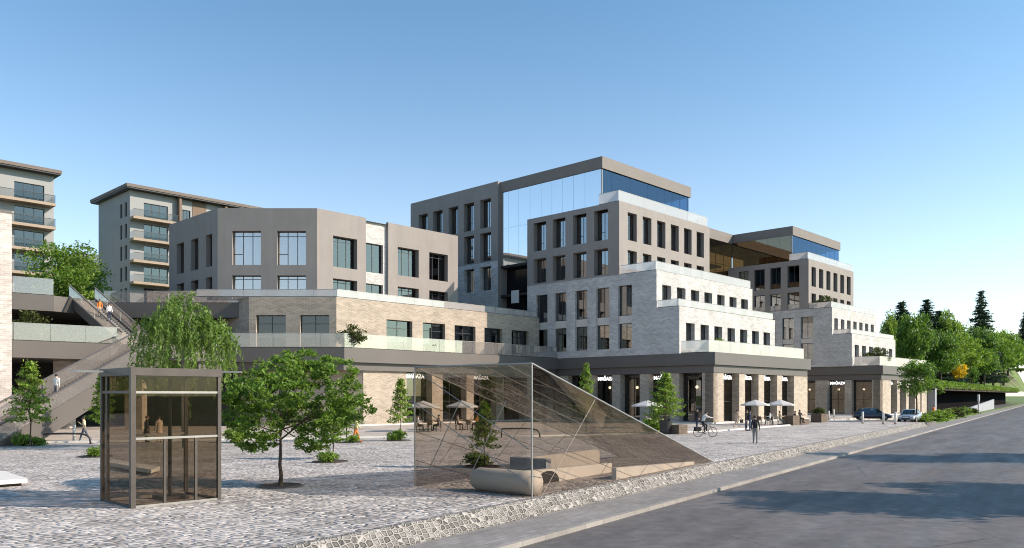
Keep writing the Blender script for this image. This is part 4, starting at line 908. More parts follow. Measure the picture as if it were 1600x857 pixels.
# potted tree and planters at the central block
def planter(label, loc, L, D, H, rz, m='timber', group='timber planters by the cafe'):
    o = thing('planter', label, 'planter', loc, rz, group); mb = MB(); n = max(2, int(H / .18))
    for i in range(n):
        z0 = H * i / n; mb.box(-L / 2, -D / 2, z0 + .004, L / 2, D / 2, z0 + H / n - .008)
    mb.build('box', M[m], o); s = MB(); s.box(-L / 2 + .05, -D / 2 + .05, H - .06, L / 2 - .05, D / 2 - .05, H - .0); s.build('soil', M['soil'], o); return o
pt = G(1040, 678.5)
po = thing('potted_tree', 'lime green tree in a tall dark pot before the central block', 'potted tree', pt)
mb = MB(); mb.lathe([(.42, 0), (.5, 1.05), (.46, 1.07), (.43, .95)], 20); mb.build('pot', M['frame'], po)
c_ = link('crown', SAP['l'], po, (0, 0, .05)); c_.scale = (1.45, 1.45, 1.17); c_ = link('trunk', SAP_T, po, (0, 0, .7)); c_.scale = (1.1, 1.1, 1.02)
planter('timber planter box beside the tall dark pot', G(1060, 678.5), 1.15, .9, .72, .75, group=None)
shrub('bushy shrub left of the tall dark pot', G(1024, 677), 1.9, 'g')
planter('timber planter box right of the cafe parasols', at(1236, 80.5, .02), 1.5, 1.1, .95, TH); planter('long timber planter seat with the sitting man', at(1251, 82.6, .02), 2.2, .9, .55, TH, group=None)
planter('square timber planter at the gap between both office blocks', at(1280, 89), 1.7, 1.2, .95, TH)
shrub('dark leafy plant in the planter at the gap between office blocks', at(1280, 89, .9), 1.1, 'o')
# plants on terraces
def bonsai(label, loc, sc, k='o'):
    o = thing('terrace_shrub', label, 'shrub', loc); lb = [(-.8, 0, .9, .6, .5, .5), (0, .1, 1.35, .7, .6, .55), (.7, -.1, 1.0, .6, .5, .5), (.2, 0, .6, .5, .5, .4), (-.4, .2, .5, .5, .4, .35)]
    link('leaves', leaves('leaves', lobes_points(lb, 2400, .13, 8, .4), .1, M['leaf_olive' if k == 'o' else 'leaf'], .3, .4, 9), o)
    link('trunk', trunk_mesh('trunk', .9, .06, [l[:3] for l in lb], M['bark'], 3, .5), o); o.scale = (sc,) * 3; return o
bonsai('dark olive shrub on the terrace before the tan brick corner', at(550, 76.6, 7.5), 1.25)
bonsai('dark olive shrub behind the lower walkway balustrade at far left', at(46, 69.5, 7.5), 1.55)
bonsai('round green shrub on the lowest terrace of the central block', W(4.9, 2.2, 7.5), .95, 'g')
bonsai('dark spreading shrub on the lower terrace of the right block', W(52.3, 2.0, 7.4), 1.6)
bonsai('dark shrub at the roof terrace corner of the right block', W(50.4, 9.2, 16.2), 1.35)
for i, (a, b, z) in enumerate(((9.9, 5.8, 12.3), (15.7, 2.4, 7.5), (8.2, 5.8, 12.3))):
    shrub(('small plant on the middle terrace of the central block', 'small plant at the right of the lowest central terrace', 'small plant left on the middle terrace of the central block')[i], W(a, b, z), 1.3, 'd', i)
shrub('small plant behind the glass of the tan block terrace', W(-19.5, 22.2, 7.5), 1.5, 'd', 1)

def big_crown(R0, H0, n, leafn, size, m, seed, zsc=.9, cl=.3, spread=.55, lr=.5):
    ls = round_lobes(R0, H0, n, seed, zsc, spread, lr)
    return leaves('crown', lobes_points(ls, leafn, cl, seed, .6), size, m, .3, .55, seed), ls
def decid(R0, H0, leafn, size, m, seed, zsc=.95, n=13, r0=.2, spread=.55, lr=.5):
    c, ls = big_crown(R0, H0, n, leafn, size, m, seed, zsc, R0 * .11, spread, lr)
    return c, trunk_mesh('trunk', H0, r0, [tuple(Vector(l[:3])) for l in ls[:9]], M['bark'], seed, .45)
def conifer(h, r0, seed, m):
    r = np.random.default_rng(seed); pts = []; dr = []
    z = h * .1
    while z < h * .99:
        f = z / h; L = r0 * (1 - f) ** .85 + .1; nb = 9
        for k in range(nb):
            a = r.uniform(0, 6.283); LL = L * r.uniform(.6, 1.12); 
            nq = max(3, int(LL / .14))
            for q in np.linspace(.15, 1, nq):
                c = np.array([LL * q * math.cos(a), LL * q * math.sin(a), z - LL * .28 * q + .12 * LL * q * q]); 
                pts.append(c + r.normal(size=(5, 3)) * [.14, .14, .1]); dr += [(math.cos(a), math.sin(a), -.5)] * 5
        z += h * .026
    c = leaves('crown', np.concatenate(pts), .26, m, .1, .28, seed, np.array(dr), .6)
    mb = MB(); mb.tube([(0, 0, 0), (0, 0, h * .5), (0, 0, h * .97)], [.25, .16, .03], 7); return c, mb.mesh('trunk', M['bark'], True)
lt = decid(4.6, 4.9, 11000, .17, M['leaf'], 31, .85, 16, .25)
tree('leafy_tree', 'large dense green tree behind the upper walkway at left', at(112, 88.5, 11.95), *lt, sc=(1.05, 1.05, .95))
shrub('pale flowering bush under the large tree at the upper balustrade', at(135, 83, 12.2), 2.6, 'g'); shrub('second pale bush beside the long brown balustrade', at(165, 83.5, 12.2), 2.0, 'd')
# right side
t1 = decid(2.3, 4.6, 5000, .115, M['leaf_wood'], 41, 1.0, 12, .1, .6, .46)
tree('street_tree', 'airy green street tree in front of the right end of the right block', at(1432, 91, 0), *t1, sc=(1.12, 1.12, 1.12))
gt = 'trees on the wooded slope'
c1 = conifer(20, 4.2, 51, M['leaf_dark']); c2 = conifer(17, 3.8, 52, M['leaf_dark'])
for (px, Y, top, cc, hh, lbl) in ((1408, 172, 470, c2, 17, 'dark conifer nearest the right block'), (1448, 178, 466, c1, 20, 'dark twin-topped conifer behind the pale rounded tree'), (1467, 182, 484, c2, 17, 'dark conifer just right of the twin-topped one'), (1533, 230, 453, c1, 20, 'tallest dark conifer standing free against the sky'), (1602, 400, 484, c2, 17, 'dark conifer cut by the right edge of the photo')):
    x, y, _ = at(px, Y); z = hz(x, y); zt = 3 + (618 - top) / FPX * Y; tree('conifer', lbl, (x, y, z - .3), *cc, group=gt, sc=(1.75, 1.75, (zt - z) / hh), rz=px)
d1 = decid(3.6, 5.6, 7000, .2, M['leaf_wood'], 61, 1.15, 15, .22); d2 = decid(3.6, 5.4, 7000, .2, M['leaf_lime'], 62, .95, 15, .22); d3 = decid(3.4, 5.6, 7000, .18, M['leaf'], 63, 1.2, 14, .2)
dy = decid(1.5, 2.6, 2200, .12, M['leaf_yellow'], 64, 1.0, 9, .08); dg = decid(1.5, 2.6, 2200, .12, M['leaf_wood'], 65, 1.0, 9, .08)
def slope_tree(px, Y, top, wpx, cc, R0, H0, lbl, nm='broadleaf_tree', zz=None):
    x, y, _ = at(px, Y); z = hz(x, y) if zz is None else zz; zt = 3 + (618 - top) / FPX * Y; sw = wpx / FPX * Y / 2 / R0; tree(nm, lbl, (x, y, z - .2), *cc, group=gt, sc=(sw, sw, (zt - z) / (H0 + R0 * .9)), rz=px * .37)
slope_tree(1428, 152, 486, 62, d1, 3.6, 5.6, 'tall mid green tree behind the right block roof')
slope_tree(1388, 160, 486, 30, d2, 3.6, 5.4, 'pale green tree peeping beside the right block')
slope_tree(1484, 178, 484, 46, d2, 3.6, 5.4, 'pale lime tree with pointed crown between the conifers')
slope_tree(1494, 186, 520, 76, d2, 3.6, 5.4, 'broad lime green tree above the yellow one')
slope_tree(1538, 222, 508, 46, d1, 3.6, 5.6, 'olive green tree below the tallest conifer')
slope_tree(1568, 285, 521, 60, d3, 3.4, 5.6, 'large fresh green tree second from the right edge')
slope_tree(1470, 166, 512, 60, d1, 3.6, 5.6, 'shaded green tree behind the airy street tree')
slope_tree(1595, 340, 575, 40, d3, 3.4, 5.6, 'low green tree at the right edge')
slope_tree(1499, 176, 566, 31, dy, 1.5, 2.6, 'small golden yellow tree on the lawn', 'yellow_tree', 5.0)
slope_tree(1519, 198, 572, 24, dg, 1.5, 2.6, 'small green tree just right of the golden one', zz=5.0)
slope_tree(1564, 268, 574, 32, dg, 1.5, 2.6, 'small fresh green tree on the lawn near the right edge', zz=5.0)
slope_tree(1454, 143, 590, 40, dg, 1.5, 2.6, 'low bushy tree at the end of the right block', zz=1.0)
for i, (px, Y, top, wpx, k) in enumerate(((1410, 190, 505, 60, 0), (1446, 196, 510, 64, 1), (1492, 200, 505, 66, 0), (1552, 262, 528, 66, 1), (1590, 345, 536, 60, 0), (1618, 400, 530, 60, 1), (1515, 218, 530, 60, 1), (1575, 305, 520, 60, 0))):
    slope_tree(px, Y, top, wpx, (d1, d3)[k], (3.6, 3.4)[k], 5.6, 'dense green tree in the back row of the wooded slope')
for i, (px, Y, s) in enumerate(((1462, 101, 2.0), (1474, 107, 2.3), (1487, 116, 2.3), (1500, 128, 2.1), (1440, 93.5, 1.9), (1514, 140, 1.9))):
    shrub('rounded shrub in the planting bed beside the car park ramp', (*at(px, Y)[:2], -.35), (s * 1.3, s * 1.3, s), 'dgodgo'[i], i, 'shrubs beside the car park ramp')
hp_ = []; rr_ = np.random.default_rng(5)
La_ = (Vector(p_b[:2]) - Vector(p_a[:2])).length
for k in range(15000):
    c = Vector(p_a[:2]) + d_ * (rr_.random() ** 1.6 * La_ + .2) + n_ * rr_.uniform(-.55, .7); hp_.append((c.x, c.y, rr_.uniform(4.3, 5.5) + .12 * math.sin(c.x * .9)))
hg = thing('hedge', 'long clipped green hedge along the lawn edge above the car park mouth', 'hedge', (0, 0, 0)); link('leaves', leaves('leaves', hp_, .2, M['leaf'], .3, .5, 5), hg)
mb = MB(); mb.prism(quadpoly(tuple(Vector(p_a[:2]) - n_ * .3), tuple(Vector(p_b[:2]) - n_ * .3), .12), 4.3, 5.0); mb.build('stems', M['bark'], hg)
# trees across the road that throw their shade on the asphalt
ct = decid(3.3, 6.2, 12000, .2, M['leaf'], 71, 1.35, 16, .2, .5, .45)
gx_ = 'trees across the road'
for (x, y, s, l_) in ((24.5, 24.6, (1.05, 1.05, 1.06), 'roadside tree nearest the camera across the road'), (33.5, 43.2, (.95, .95, .9), 'second roadside tree across the road'), (31, 27.5, (1.1, 1.1, 1.0), 'roadside tree set back across the road'), (44, 44, (1.1, 1.1, 1.1), 'roadside tree furthest across the road')):
    tree('roadside_tree', l_, (x, y, -.5), *ct, group=gx_, sc=s, rz=x)

# ================================================================== GLASS KIOSK
KO = G(207, 794.5); KS = thing('glass_kiosk', 'bronze framed lift kiosk with brown tinted glass standing on the cobbles', 'kiosk', KO, TH)
kw, kd, kh = 2.4, 2.15, 3.53
mb = MB()
for x, y, s in ((0, 0, .13), (kw, 0, .1), (0, kd, .1), (kw, kd, .1)): mb.box(x - s / 2, y - s / 2, 0, x + s / 2, y + s / 2, kh)
mb.build('corner_post', M['bronze'], KS)
for y in (0, kd):
    for z in (1.84, 3.08, .03): mb = MB(); mb.box(.07, y - .035, z - .03, kw - .05, y + .035, z + .03); mb.build('rail', M['steel'], KS)
mb = MB()
for x in (0, kw):
    mb.box(x - .035, .07, 3.05, x + .035, kd - .05, 3.12); mb.box(x - .03, .07, 0, x + .03, kd - .05, .06)
mb.box(-.04, kd - .42, .06, .04, kd - .34, kh - .01); mb.build('side_rail', M['bronze'], KS)
mb = MB()
for x in (.85, 1.72): mb.box(x - .035, -.03, .06, x + .035, .03, 1.8)
mb.build('mullion', M['bronze'], KS)
g = MB(); g.box(.07, -.008, .06, kw - .05, .008, kh); g.build('front_glass', M['kiosk_glass'], KS)
g = MB(); g.box(-.008, .07, .06, .008, kd - .05, kh); g.build('side_glass', M['kiosk_glass'], KS)
g = MB(); g.box(kw - .008, .07, .06, kw + .008, kd - .05, kh); g.build('far_side_glass', M['kiosk_glass'], KS)
g = MB(); g.box(.07, kd - .008, .06, kw - .05, kd + .008, kh); g.build('rear_glass', M['kiosk_glass'], KS)
mb = MB(); mb.box(-.07, -.07, kh, kw + .07, kd + .07, 3.74); mb.build('roof', M['bronze'], KS)
mb = MB(); mb.beam((-.6, kd + .9, 3.70), (kw + 1.0, .55, 3.70), .10, .06); mb.beam((-.75, kd - .2, 3.66), (-.12, kd - .4, 3.66), .1, .05); mb.build('roof_rail', M['steel'], KS)
mb = MB(); mb.tube([(1.55, 1.3, .0), (1.55, 1.3, 3.5)], .055, 8); mb.box(1.2, .9, .0, 1.95, 1.7, .1); mb.build('lift_mast', M['bronze'], KS)

# ================================================================== GLASS CANOPY over the underpass
E1 = Vector(G(831, 779)); E0 = Vector(G(648, 760)); T1 = Vector(G(1115, 722)); T0 = E0 + (T1 - E1); HC = Vector((0, 0, 3.93))
CN = thing('glass_canopy', 'wedge shaped brown glass canopy with diagonal bars over the underpass stairs', 'canopy')
def panel(name, pts):
    b = MB(); b.add(pts, [tuple(range(len(pts)))]); o = b.build(name, M['roof_glass' if name == 'roof_glass' else 'brown_glass'], CN); md = o.modifiers.new('thickness', 'SOLIDIFY'); md.thickness = .02; return o
panel('end_glass', [E0, E1, E1 + HC, E0 + HC]); panel('side_glass', [E1, T1, E1 + HC]); panel('far_side_glass', [T0, E0, E0 + HC]); panel('roof_glass', [E1 + HC, T1, T0, E0 + HC])
mb = MB()
for p, q_ in ((E1, E1 + HC), (E0, E0 + HC), (E0 + HC, E1 + HC), (E1 + HC, T1), (E0 + HC, T0)): mb.tube([p, q_], .028, 6)
mb.build('edge_bar', M['steel'], CN)
mb = MB()
for f in (.2, .4, .6, .8): mb.tube([E0.lerp(E1, f) + HC, T0.lerp(T1, f)], .012, 5)
rf_ = lambda f, g: E0.lerp(E1, f).lerp(T0.lerp(T1, f), g) + HC * (1 - g)
for g0 in (-.3, -.1, .1, .3, .5, .7):
    a_, b_ = max(0, -g0 / .34) if g0 < 0 else 0, min(1, (1 - g0) / .34)
    mb.tube([rf_(a_, max(0, g0 + .34 * a_)), rf_(b_, min(1, g0 + .34 * b_))], .009, 5)
mb.build('roof_bar', M['steel'], CN)
mb = MB(); dS = T1 - E1
for O, in ((E1,), (E0,)):
    for z in (.72, .46, .22): mb.tube([O + HC * z, O + dS * z], .010, 5)
    for t0, t1_ in ((.10, .26), (.34, .46), (.57, .66), (.80, .86)):
        mb.tube([O + dS * t0 * .35 * 1.0 if t0 < .2 else O + dS * (t0 - .09), O + dS * t1_ + HC * (1 - t1_)], .009, 5)
mb.build('diagonal_bar', M['bronze'], CN)
mb = MB()
dE = E1 - E0
for f0, f1 in ((.12, .42), (.50, .80)): mb.tube([E0 + dE * f0 + HC * .12, E0 + dE * f1 + HC * .72], .014, 5)
for z0, z1 in ((.70, .10), (.98, .36)): mb.tube([E0 + HC * z0, E0 + dE * .98 + HC * z1], .014, 5)
mb.build('end_bar', M['steel'], CN)
# concrete inside the canopy: rounded roll and parapets
ru = (E1 - E0).normalized(); rt = (T1 - E1).normalized()
bz = thing('concrete_roll', 'smooth beige rounded concrete bench under the end of the glass canopy', 'bench', E0 + ru * 2.35 + rt * .55, math.atan2(ru.y, ru.x))
mb = MB(); r_ = .36
pts_ = [(-.10, 0, r_), (-.04, 0, r_), (.1, 0, r_), (1.0, 0, r_), (1.9, 0, r_ * 1.0), (2.35, 0, r_ * .98)]
mb.tube(pts_, [.22, .31, r_, r_ * 1.02, r_, r_ * .98], 20); mb.build('roll', M['concrete'], bz, smooth=True)
mb = MB(); mb.box(.25, -.12, -.02, .45, .12, .05); mb.box(1.85, -.12, -.02, 2.05, .12, .05); mb.build('foot', M['bronze'], bz)
pw = thing('stair_parapet', 'low pale parapet wall with two dark arches inside the glass canopy', 'parapet')
def para(s0, s1, n0, n1, h0, h1, m, nm, par):
    q_ = lambda s, n, z: E1 + rt * s - ru * n + Vector((0, 0, z)); b = MB()
    b.add([q_(s0, n0, 0), q_(s1, n0, 0), q_(s1, n1, 0), q_(s0, n1, 0), q_(s0, n0, h0), q_(s1, n0, h1), q_(s1, n1, h1), q_(s0, n1, h0)],
          [(0, 3, 2, 1), (4, 5, 6, 7), (0, 1, 5, 4), (1, 2, 6, 5), (2, 3, 7, 6), (3, 0, 4, 7)]); return b.build(nm, M[m], par)
para(.6, 8.4, 1.7, 1.95, .55, .35, 'concrete', 'wall', pw)
for s in (1.1, 2.75):
    b = MB(); nn = 10; o_ = lambda x, z, n: E1 + rt * x - ru * n + Vector((0, 0, z))
    arc = [(s + .75 - .75 * math.cos(math.pi * i / nn), .02 + .40 * math.sin(math.pi * i / nn)) for i in range(nn + 1)]
    b.add([o_(x, z, 1.66) for x, z in arc] + [o_(x, z, 1.69) for x, z in arc], [tuple(range(nn + 1)), tuple(range(nn + 1, 2 * nn + 2))[::-1]] + [(i, nn + 1 + i, nn + 2 + i, i + 1) for i in range(nn)])
    b.build('arch', M['dark'], pw)
para(5.2, 10.8, 3.6, 3.9, .68, .68, 'concrete', 'rear_wall', pw); para(4.8, 5.15, 2.6, 4.3, .68, .68, 'bluewall', 'end_panel', pw)  # blue-grey end piece puts the wall's shaded face into its colour
para(6.0, 13.6, .25, .45, .42, .12, 'white_stone', 'ramp_edge', pw)

# ================================================================== STREET FURNITURE
def bollard_mesh():
    mb = MB(); mb.lathe([(.09, 0), (.09, .78), (.085, .80), (.085, .84), (.09, .86), (.09, .97), (.07, 1.0), (0.01, 1.0)], 14); return mb.mesh('post', M['white_stone'], True)
BM = bollard_mesh()
bl = MB(); bl.lathe([(.13, 0), (.13, .03), (.10, .035)], 14); BMB = bl.mesh('base', M['bronze'])
def bollard(label, loc, group=None, sc=1.1):
    o = thing('bollard', label, 'bollard', loc, 0, group); link('post', BM, o); link('base', BMB, o); o.scale = (sc,) * 3
bollard('white bollard left of the dark car, by the wide brick pier', G(1295, 656.5)); bollard('white bollard in the gap between office blocks, farther back', G(1303, 652.5))
bollard('white bollard in front of the dark car', G(1348, 662), sc=1.25); bollard('white bollard between dark and silver cars', G(1380, 663), sc=1.25); bollard('white bollard at the nose of the silver car', G(1399, 663), sc=1.25)
bollard('white bollard beside the cafe tables', G(1207, 664.5)); bollard('pale bollard by the bicycle rack near the staircase', G(116, 691))
def bin_(label, loc, sc=1):
    o = thing('litter_bin', label, 'bin', loc, 0, 'litter bins'); mb = MB(); mb.lathe([(.3, 0), (.36, 1.0), (.36, 1.08), (.33, 1.1), (.31, 1.02)], 18); mb.build('bin_body', M['bronze'], o); mb = MB(); mb.lathe([(.37, 1.0), (.37, 1.06)], 18); mb.build('rim', M['frame'], o); o.scale = (sc,) * 3
bin_('dark round litter bin near the foot of the staircase', G(15, 694)); bin_('dark litter bin seen through the canopy glass', G(750, 683.5), 1.0)
def rack(label, loc, rz):
    o = thing('bicycle_rack', label, 'bicycle rack', loc, rz, 'curved tube bicycle racks'); mb = MB()
    mb.tube([(-1.3, 0, .62), (0, 0, .64), (.9, 0, .62), (1.25, 0, .52), (1.42, 0, .3), (1.45, 0, 0)], .06, 8); mb.tube([(-1.3, 0, .62), (-1.3, 0, 0)], .05, 8); mb.build('tube', M['frame'], o, smooth=True)
    mb = MB(); mb.box(1.33, -.12, 0, 1.57, .12, .02); mb.build('base_plate', M['frame'], o)
rack('curved dark bicycle rack by the woman walking at left', G(103, 694), .1); rack('curved dark bicycle rack seen through the canopy glass', G(812, 684), .1)
def slab_bench(label, pts):
    o = thing('slab_bench', label, 'bench', (pts[0][0], pts[0][1], 0)); q_ = [(p[0] - pts[0][0], p[1] - pts[0][1]) for p in pts]
    mb = MB(); mb.prism(q_, .1, .24); mb.build('slab', M['white_stone'], o); mb = MB(); c = (sum(p[0] for p in q_) / 4, sum(p[1] for p in q_) / 4)
    mb.prism([(c[0] + (p[0] - c[0]) * .85, c[1] + (p[1] - c[1]) * .85) for p in q_], -.01, .1); mb.build('base', M['bronze'], o)
slab_bench('long white stone slab bench cut by the left edge', [G(-60, 757, .2), G(43, 750, .2), G(8, 738, .2), G(-60, 738, .2)])
slab_bench('white stone slab bench seen through the left side of the kiosk', [G(168, 724, .2), G(236, 736, .2), G(250, 731, .2), G(175, 719, .2)])
# street lamp post near ramp
lo = thing('ramp_post', 'slim white post beside the car park ramp wall', 'post', at(1529, 150, -.35)); mb = MB(); mb.tube([(0, 0, 0), (0, 0, 2.3)], .13, 10); mb.build('shaft', M['white_stone'], lo); mb = MB(); mb.tube([(0, 0, 2.3), (0, 0, 3.5)], .22, 10); mb.build('head', M['white_stone'], lo)
# parasols with tables and chairs
def parasol_meshes():
    p = MB(); p.tube([(0, 0, 0), (0, 0, 2.95)], .028, 8); p.lathe([(.3, 0), (.3, .06), (.05, .1)], 14)
    c = MB(); n = 8; R_ = 1.65; top = (0, 0, 2.95); rim = [(R_ * math.cos(2 * math.pi * (i + .5) / n), R_ * math.sin(2 * math.pi * (i + .5) / n), 2.38) for i in range(n)]
    low_ = [(x, y, z - .14) for x, y, z in rim]
    c.add([top] + rim + low_, [(0, 1 + i, 1 + (i + 1) % n) for i in range(n)] + [(1 + i, 1 + n + i, 1 + n + (i + 1) % n, 1 + (i + 1) % n) for i in range(n)])
    r = MB()
    for x, y, z in rim: r.tube([(0, 0, 2.86), (x * .97, y * .97, z - .02)], .012, 5)
    return p.mesh('pole', M['steel']), c.mesh('canopy', M['parasol']), r.mesh('rib', M['steel'])
PM = parasol_meshes()
def parasol(label, loc, sc=.86, group='cafe parasols'):
    o = thing('parasol', label, 'parasol', loc, .2, group); o.scale = (sc,) * 3
    for n_2, m_ in zip(('pole', 'canopy', 'rib'), PM): link(n_2, m_, o)
def table_meshes():
    t = MB(); t.lathe([(.4, .72), (.4, .75)], 18); l = MB(); l.tube([(0, 0, .02), (0, 0, .72)], .03, 8); l.lathe([(.24, 0), (.24, .03)], 14); return t.mesh('table_top', M['timber']), l.mesh('pedestal', M['frame'])
TM = table_meshes()
def chair_meshes():
    s = MB(); s.box(-.21, -.22, .42, .21, .22, .46); b = MB(); b.box(-.21, .19, .5, .21, .22, .86)
    b.box(-.2, .195, .3, -.17, .215, .5); b.box(.17, .195, .3, .2, .215, .5)
    l = MB(); l.box(-.015, -.015, 0, .015, .015, .42); return s.mesh('seat', M['timber']), b.mesh('backrest', M['timber']), l.mesh('leg', M['frame'])
CM = chair_meshes()
def chair(label, loc, rz):
    o = thing('cafe_chair', label, 'chair', loc, rz, 'cafe chairs'); link('seat', CM[0], o); link('backrest', CM[1], o)
    for x in (-.18, .18):
        for y in (-.18, .18): link('leg', CM[2], o, (x, y, 0))
def table(label, loc):
    o = thing('cafe_table', label, 'table', loc, 0, 'round cafe tables'); link('table_top', TM[0], o); link('pedestal', TM[1], o)
cafe = [((1180, 80.0), 'left parasol of the pair in front of the sunlit piers'), ((1219, 81.0), 'right parasol of the pair in front of the sunlit piers'), ((1011, 73.0), 'bluish shaded parasol left of the potted tree'), ((661, 66.0), 'parasol left behind the canopy glass before the tan piers'), ((722, 69.0), 'parasol right behind the canopy glass before the tan piers')]
cz = .03
for i, ((px, Y), lbl) in enumerate(cafe):
    x, y, _ = at(px, Y); parasol(lbl, (x, y, cz)); 
    lb2 = lbl.replace('parasol', 'table under the parasol', 1); wh = ('left sunlit', 'right sunlit', 'shaded', 'left glazed-over', 'right glazed-over')[i]
    table('round table below the ' + lbl.split(' before')[0], (x + .5, y - .5, cz))
    for k, (dx, dy, a, w_) in enumerate(((-.3, -.75, 1.4, 'left'), (1.3, -.4, -1.3, 'right'), (.5, .3, 0, 'rear'))): chair('%s chair at the %s cafe table' % (w_, ('left sunlit', 'right sunlit', 'shaded', 'left canopy-side', 'right canopy-side')[i]), (x + dx, y + dy - .1, cz), a)

# ================================================================== CARS
def car(name, label, loc, rz, paint, L=4.4, Wd=1.82, H=1.46):
    o = thing(name, label, 'car', loc, rz); hw = Wd / 2
    # lower body: sections along x (rear -> front): x, z0, z1, half width
    sec = [(-L / 2, .42, .80, hw * .80), (-L / 2 + .12, .30, .95, hw * .92), (-L * .30, .22, .98, hw), (0, .20, .95, hw), (L * .22, .22, .90, hw), (L * .36, .24, .80, hw * .97), (L / 2 - .14, .28, .68, hw * .88), (L / 2, .38, .58, hw * .74)]
    b = MB(); n = 10; vs = []
    for x, z0, z1, w_ in sec:
        pr = [(-w_ * .93, z0), (-w_, z0 + (z1 - z0) * .35), (-w_ * .98, z0 + (z1 - z0) * .7), (-w_ * .88, z1 - .02), (-w_ * .4, z1 + .02), (w_ * .4, z1 + .02), (w_ * .88, z1 - .02), (w_ * .98, z0 + (z1 - z0) * .7), (w_, z0 + (z1 - z0) * .35), (w_ * .93, z0)]
        vs += [(x, y, z) for y, z in pr]
    k = len(sec); b.add(vs, [(i * n + j, (i + 1) * n + j, (i + 1) * n + (j + 1) % n, i * n + (j + 1) % n) for i in range(k - 1) for j in range(n)] + [tuple(range(n)), tuple(range((k - 1) * n, k * n))[::-1]])
    b.build('body', paint, o, smooth=True)
    # cabin: glass house with roof
    cs = [(-L * .40, .93, .95, hw * .80), (-L * .25, .95, H - .05, hw * .68), (-.05, .95, H, hw * .68), (L * .10, .93, H - .06, hw * .68), (L * .27, .86, .90, hw * .80)]
    g = MB(); r = MB(); rf = []
    for (x0, b0, t0, w0), (x1, b1, t1_, w1) in zip(cs[:-1], cs[1:]):
        for sg in (-1, 1): g.quad((x0, sg * hw * .86, b0), (x1, sg * hw * .86, b1), (x1, sg * w1, t1_ - .03), (x0, sg * w0, t0 - .03))
    g.quad((cs[0][0], -cs[0][3], cs[0][2]), (cs[0][0], cs[0][3], cs[0][2]), (cs[1][0], cs[1][3], cs[1][2] - .02), (cs[1][0], -cs[1][3], cs[1][2] - .02))
    g.quad((cs[4][0], -cs[4][3], cs[4][2]), (cs[4][0], cs[4][3], cs[4][2]), (cs[3][0], cs[3][3], cs[3][2] - .02), (cs[3][0], -cs[3][3], cs[3][2] - .02))
    g.build('windows', M['carglass'], o)
    for (x0, _, t0, w0), (x1, _, t1_, w1) in zip(cs[1:3], cs[2:4]):
        r.add([(x0, -w0, t0 - .03), (x0, -w0 * .8, t0), (x0, w0 * .8, t0), (x0, w0, t0 - .03), (x1, -w1, t1_ - .03), (x1, -w1 * .8, t1_), (x1, w1 * .8, t1_), (x1, w1, t1_ - .03)], [(0, 4, 5, 1), (1, 5, 6, 2), (2, 6, 7, 3)])
    for sg in (-1, 1):
        for i, j in ((0, 1), (3, 4)): r.beam((cs[i][0], sg * cs[i][3], cs[i][2]), (cs[j][0], sg * cs[j][3], cs[j][2]), .07, .05)
        r.beam((-.1, sg * hw * .85, .95), (-.12, sg * hw * .69, H - .04), .07, .04)
    r.build('roof', paint, o, smooth=True)
    for x in (-L * .30, L * .31):
        for sg in (-1, 1):
            wb = MB(); wb.tube([(0, -.1, 0), (0, .1, 0)], .33, 20); wo = wb.build('wheel', M['tyre'], o, (x, sg * (hw - .10), .33)); rm = MB(); rm.tube([(0, -.108, 0), (0, .108, 0)], .21, 14); rm.build('rim', M['steel'], wo)
    for sg in (-1, 1):
        h = MB(); h.box(L / 2 - .22, sg * hw * .68 - .19, .56, L / 2 - .05, sg * hw * .68 + .19, .68); h.build('headlight', M['lamp'], o)
        h = MB(); h.box(-L / 2 - .01, sg * hw * .62 - .16, .72, -L / 2 + .12, sg * hw * .62 + .16, .84); h.build('tail_light', M['c_orange'], o)
        h = MB(); h.box(L * .16, sg * (hw + .08) - .08, .93, L * .16 + .1, sg * (hw + .08) + .08, 1.05); h.build('wing_mirror', paint, o)
    h = MB(); h.box(L / 2 - .08, -hw * .45, .36, L / 2 + .015, hw * .45, .5); h.build('grille', M['frame'], o)
    h = MB(); h.box(L / 2, -.26, .50, L / 2 + .02, .26, .60); h.build('number_plate', M['white_stone'], o)
    return o
car('parked_car', 'dark blue hatchback parked behind the bollards at the right block', at(1362, 96.5, 0), -.25, M['car_dark'], 4.3, 1.8, 1.5)
car('parked_car', 'silver blue car with its nose to the plaza, right of the dark one', at(1422, 92, -.05), math.radians(-128), M['car_silver'], 4.5, 1.85, 1.45)

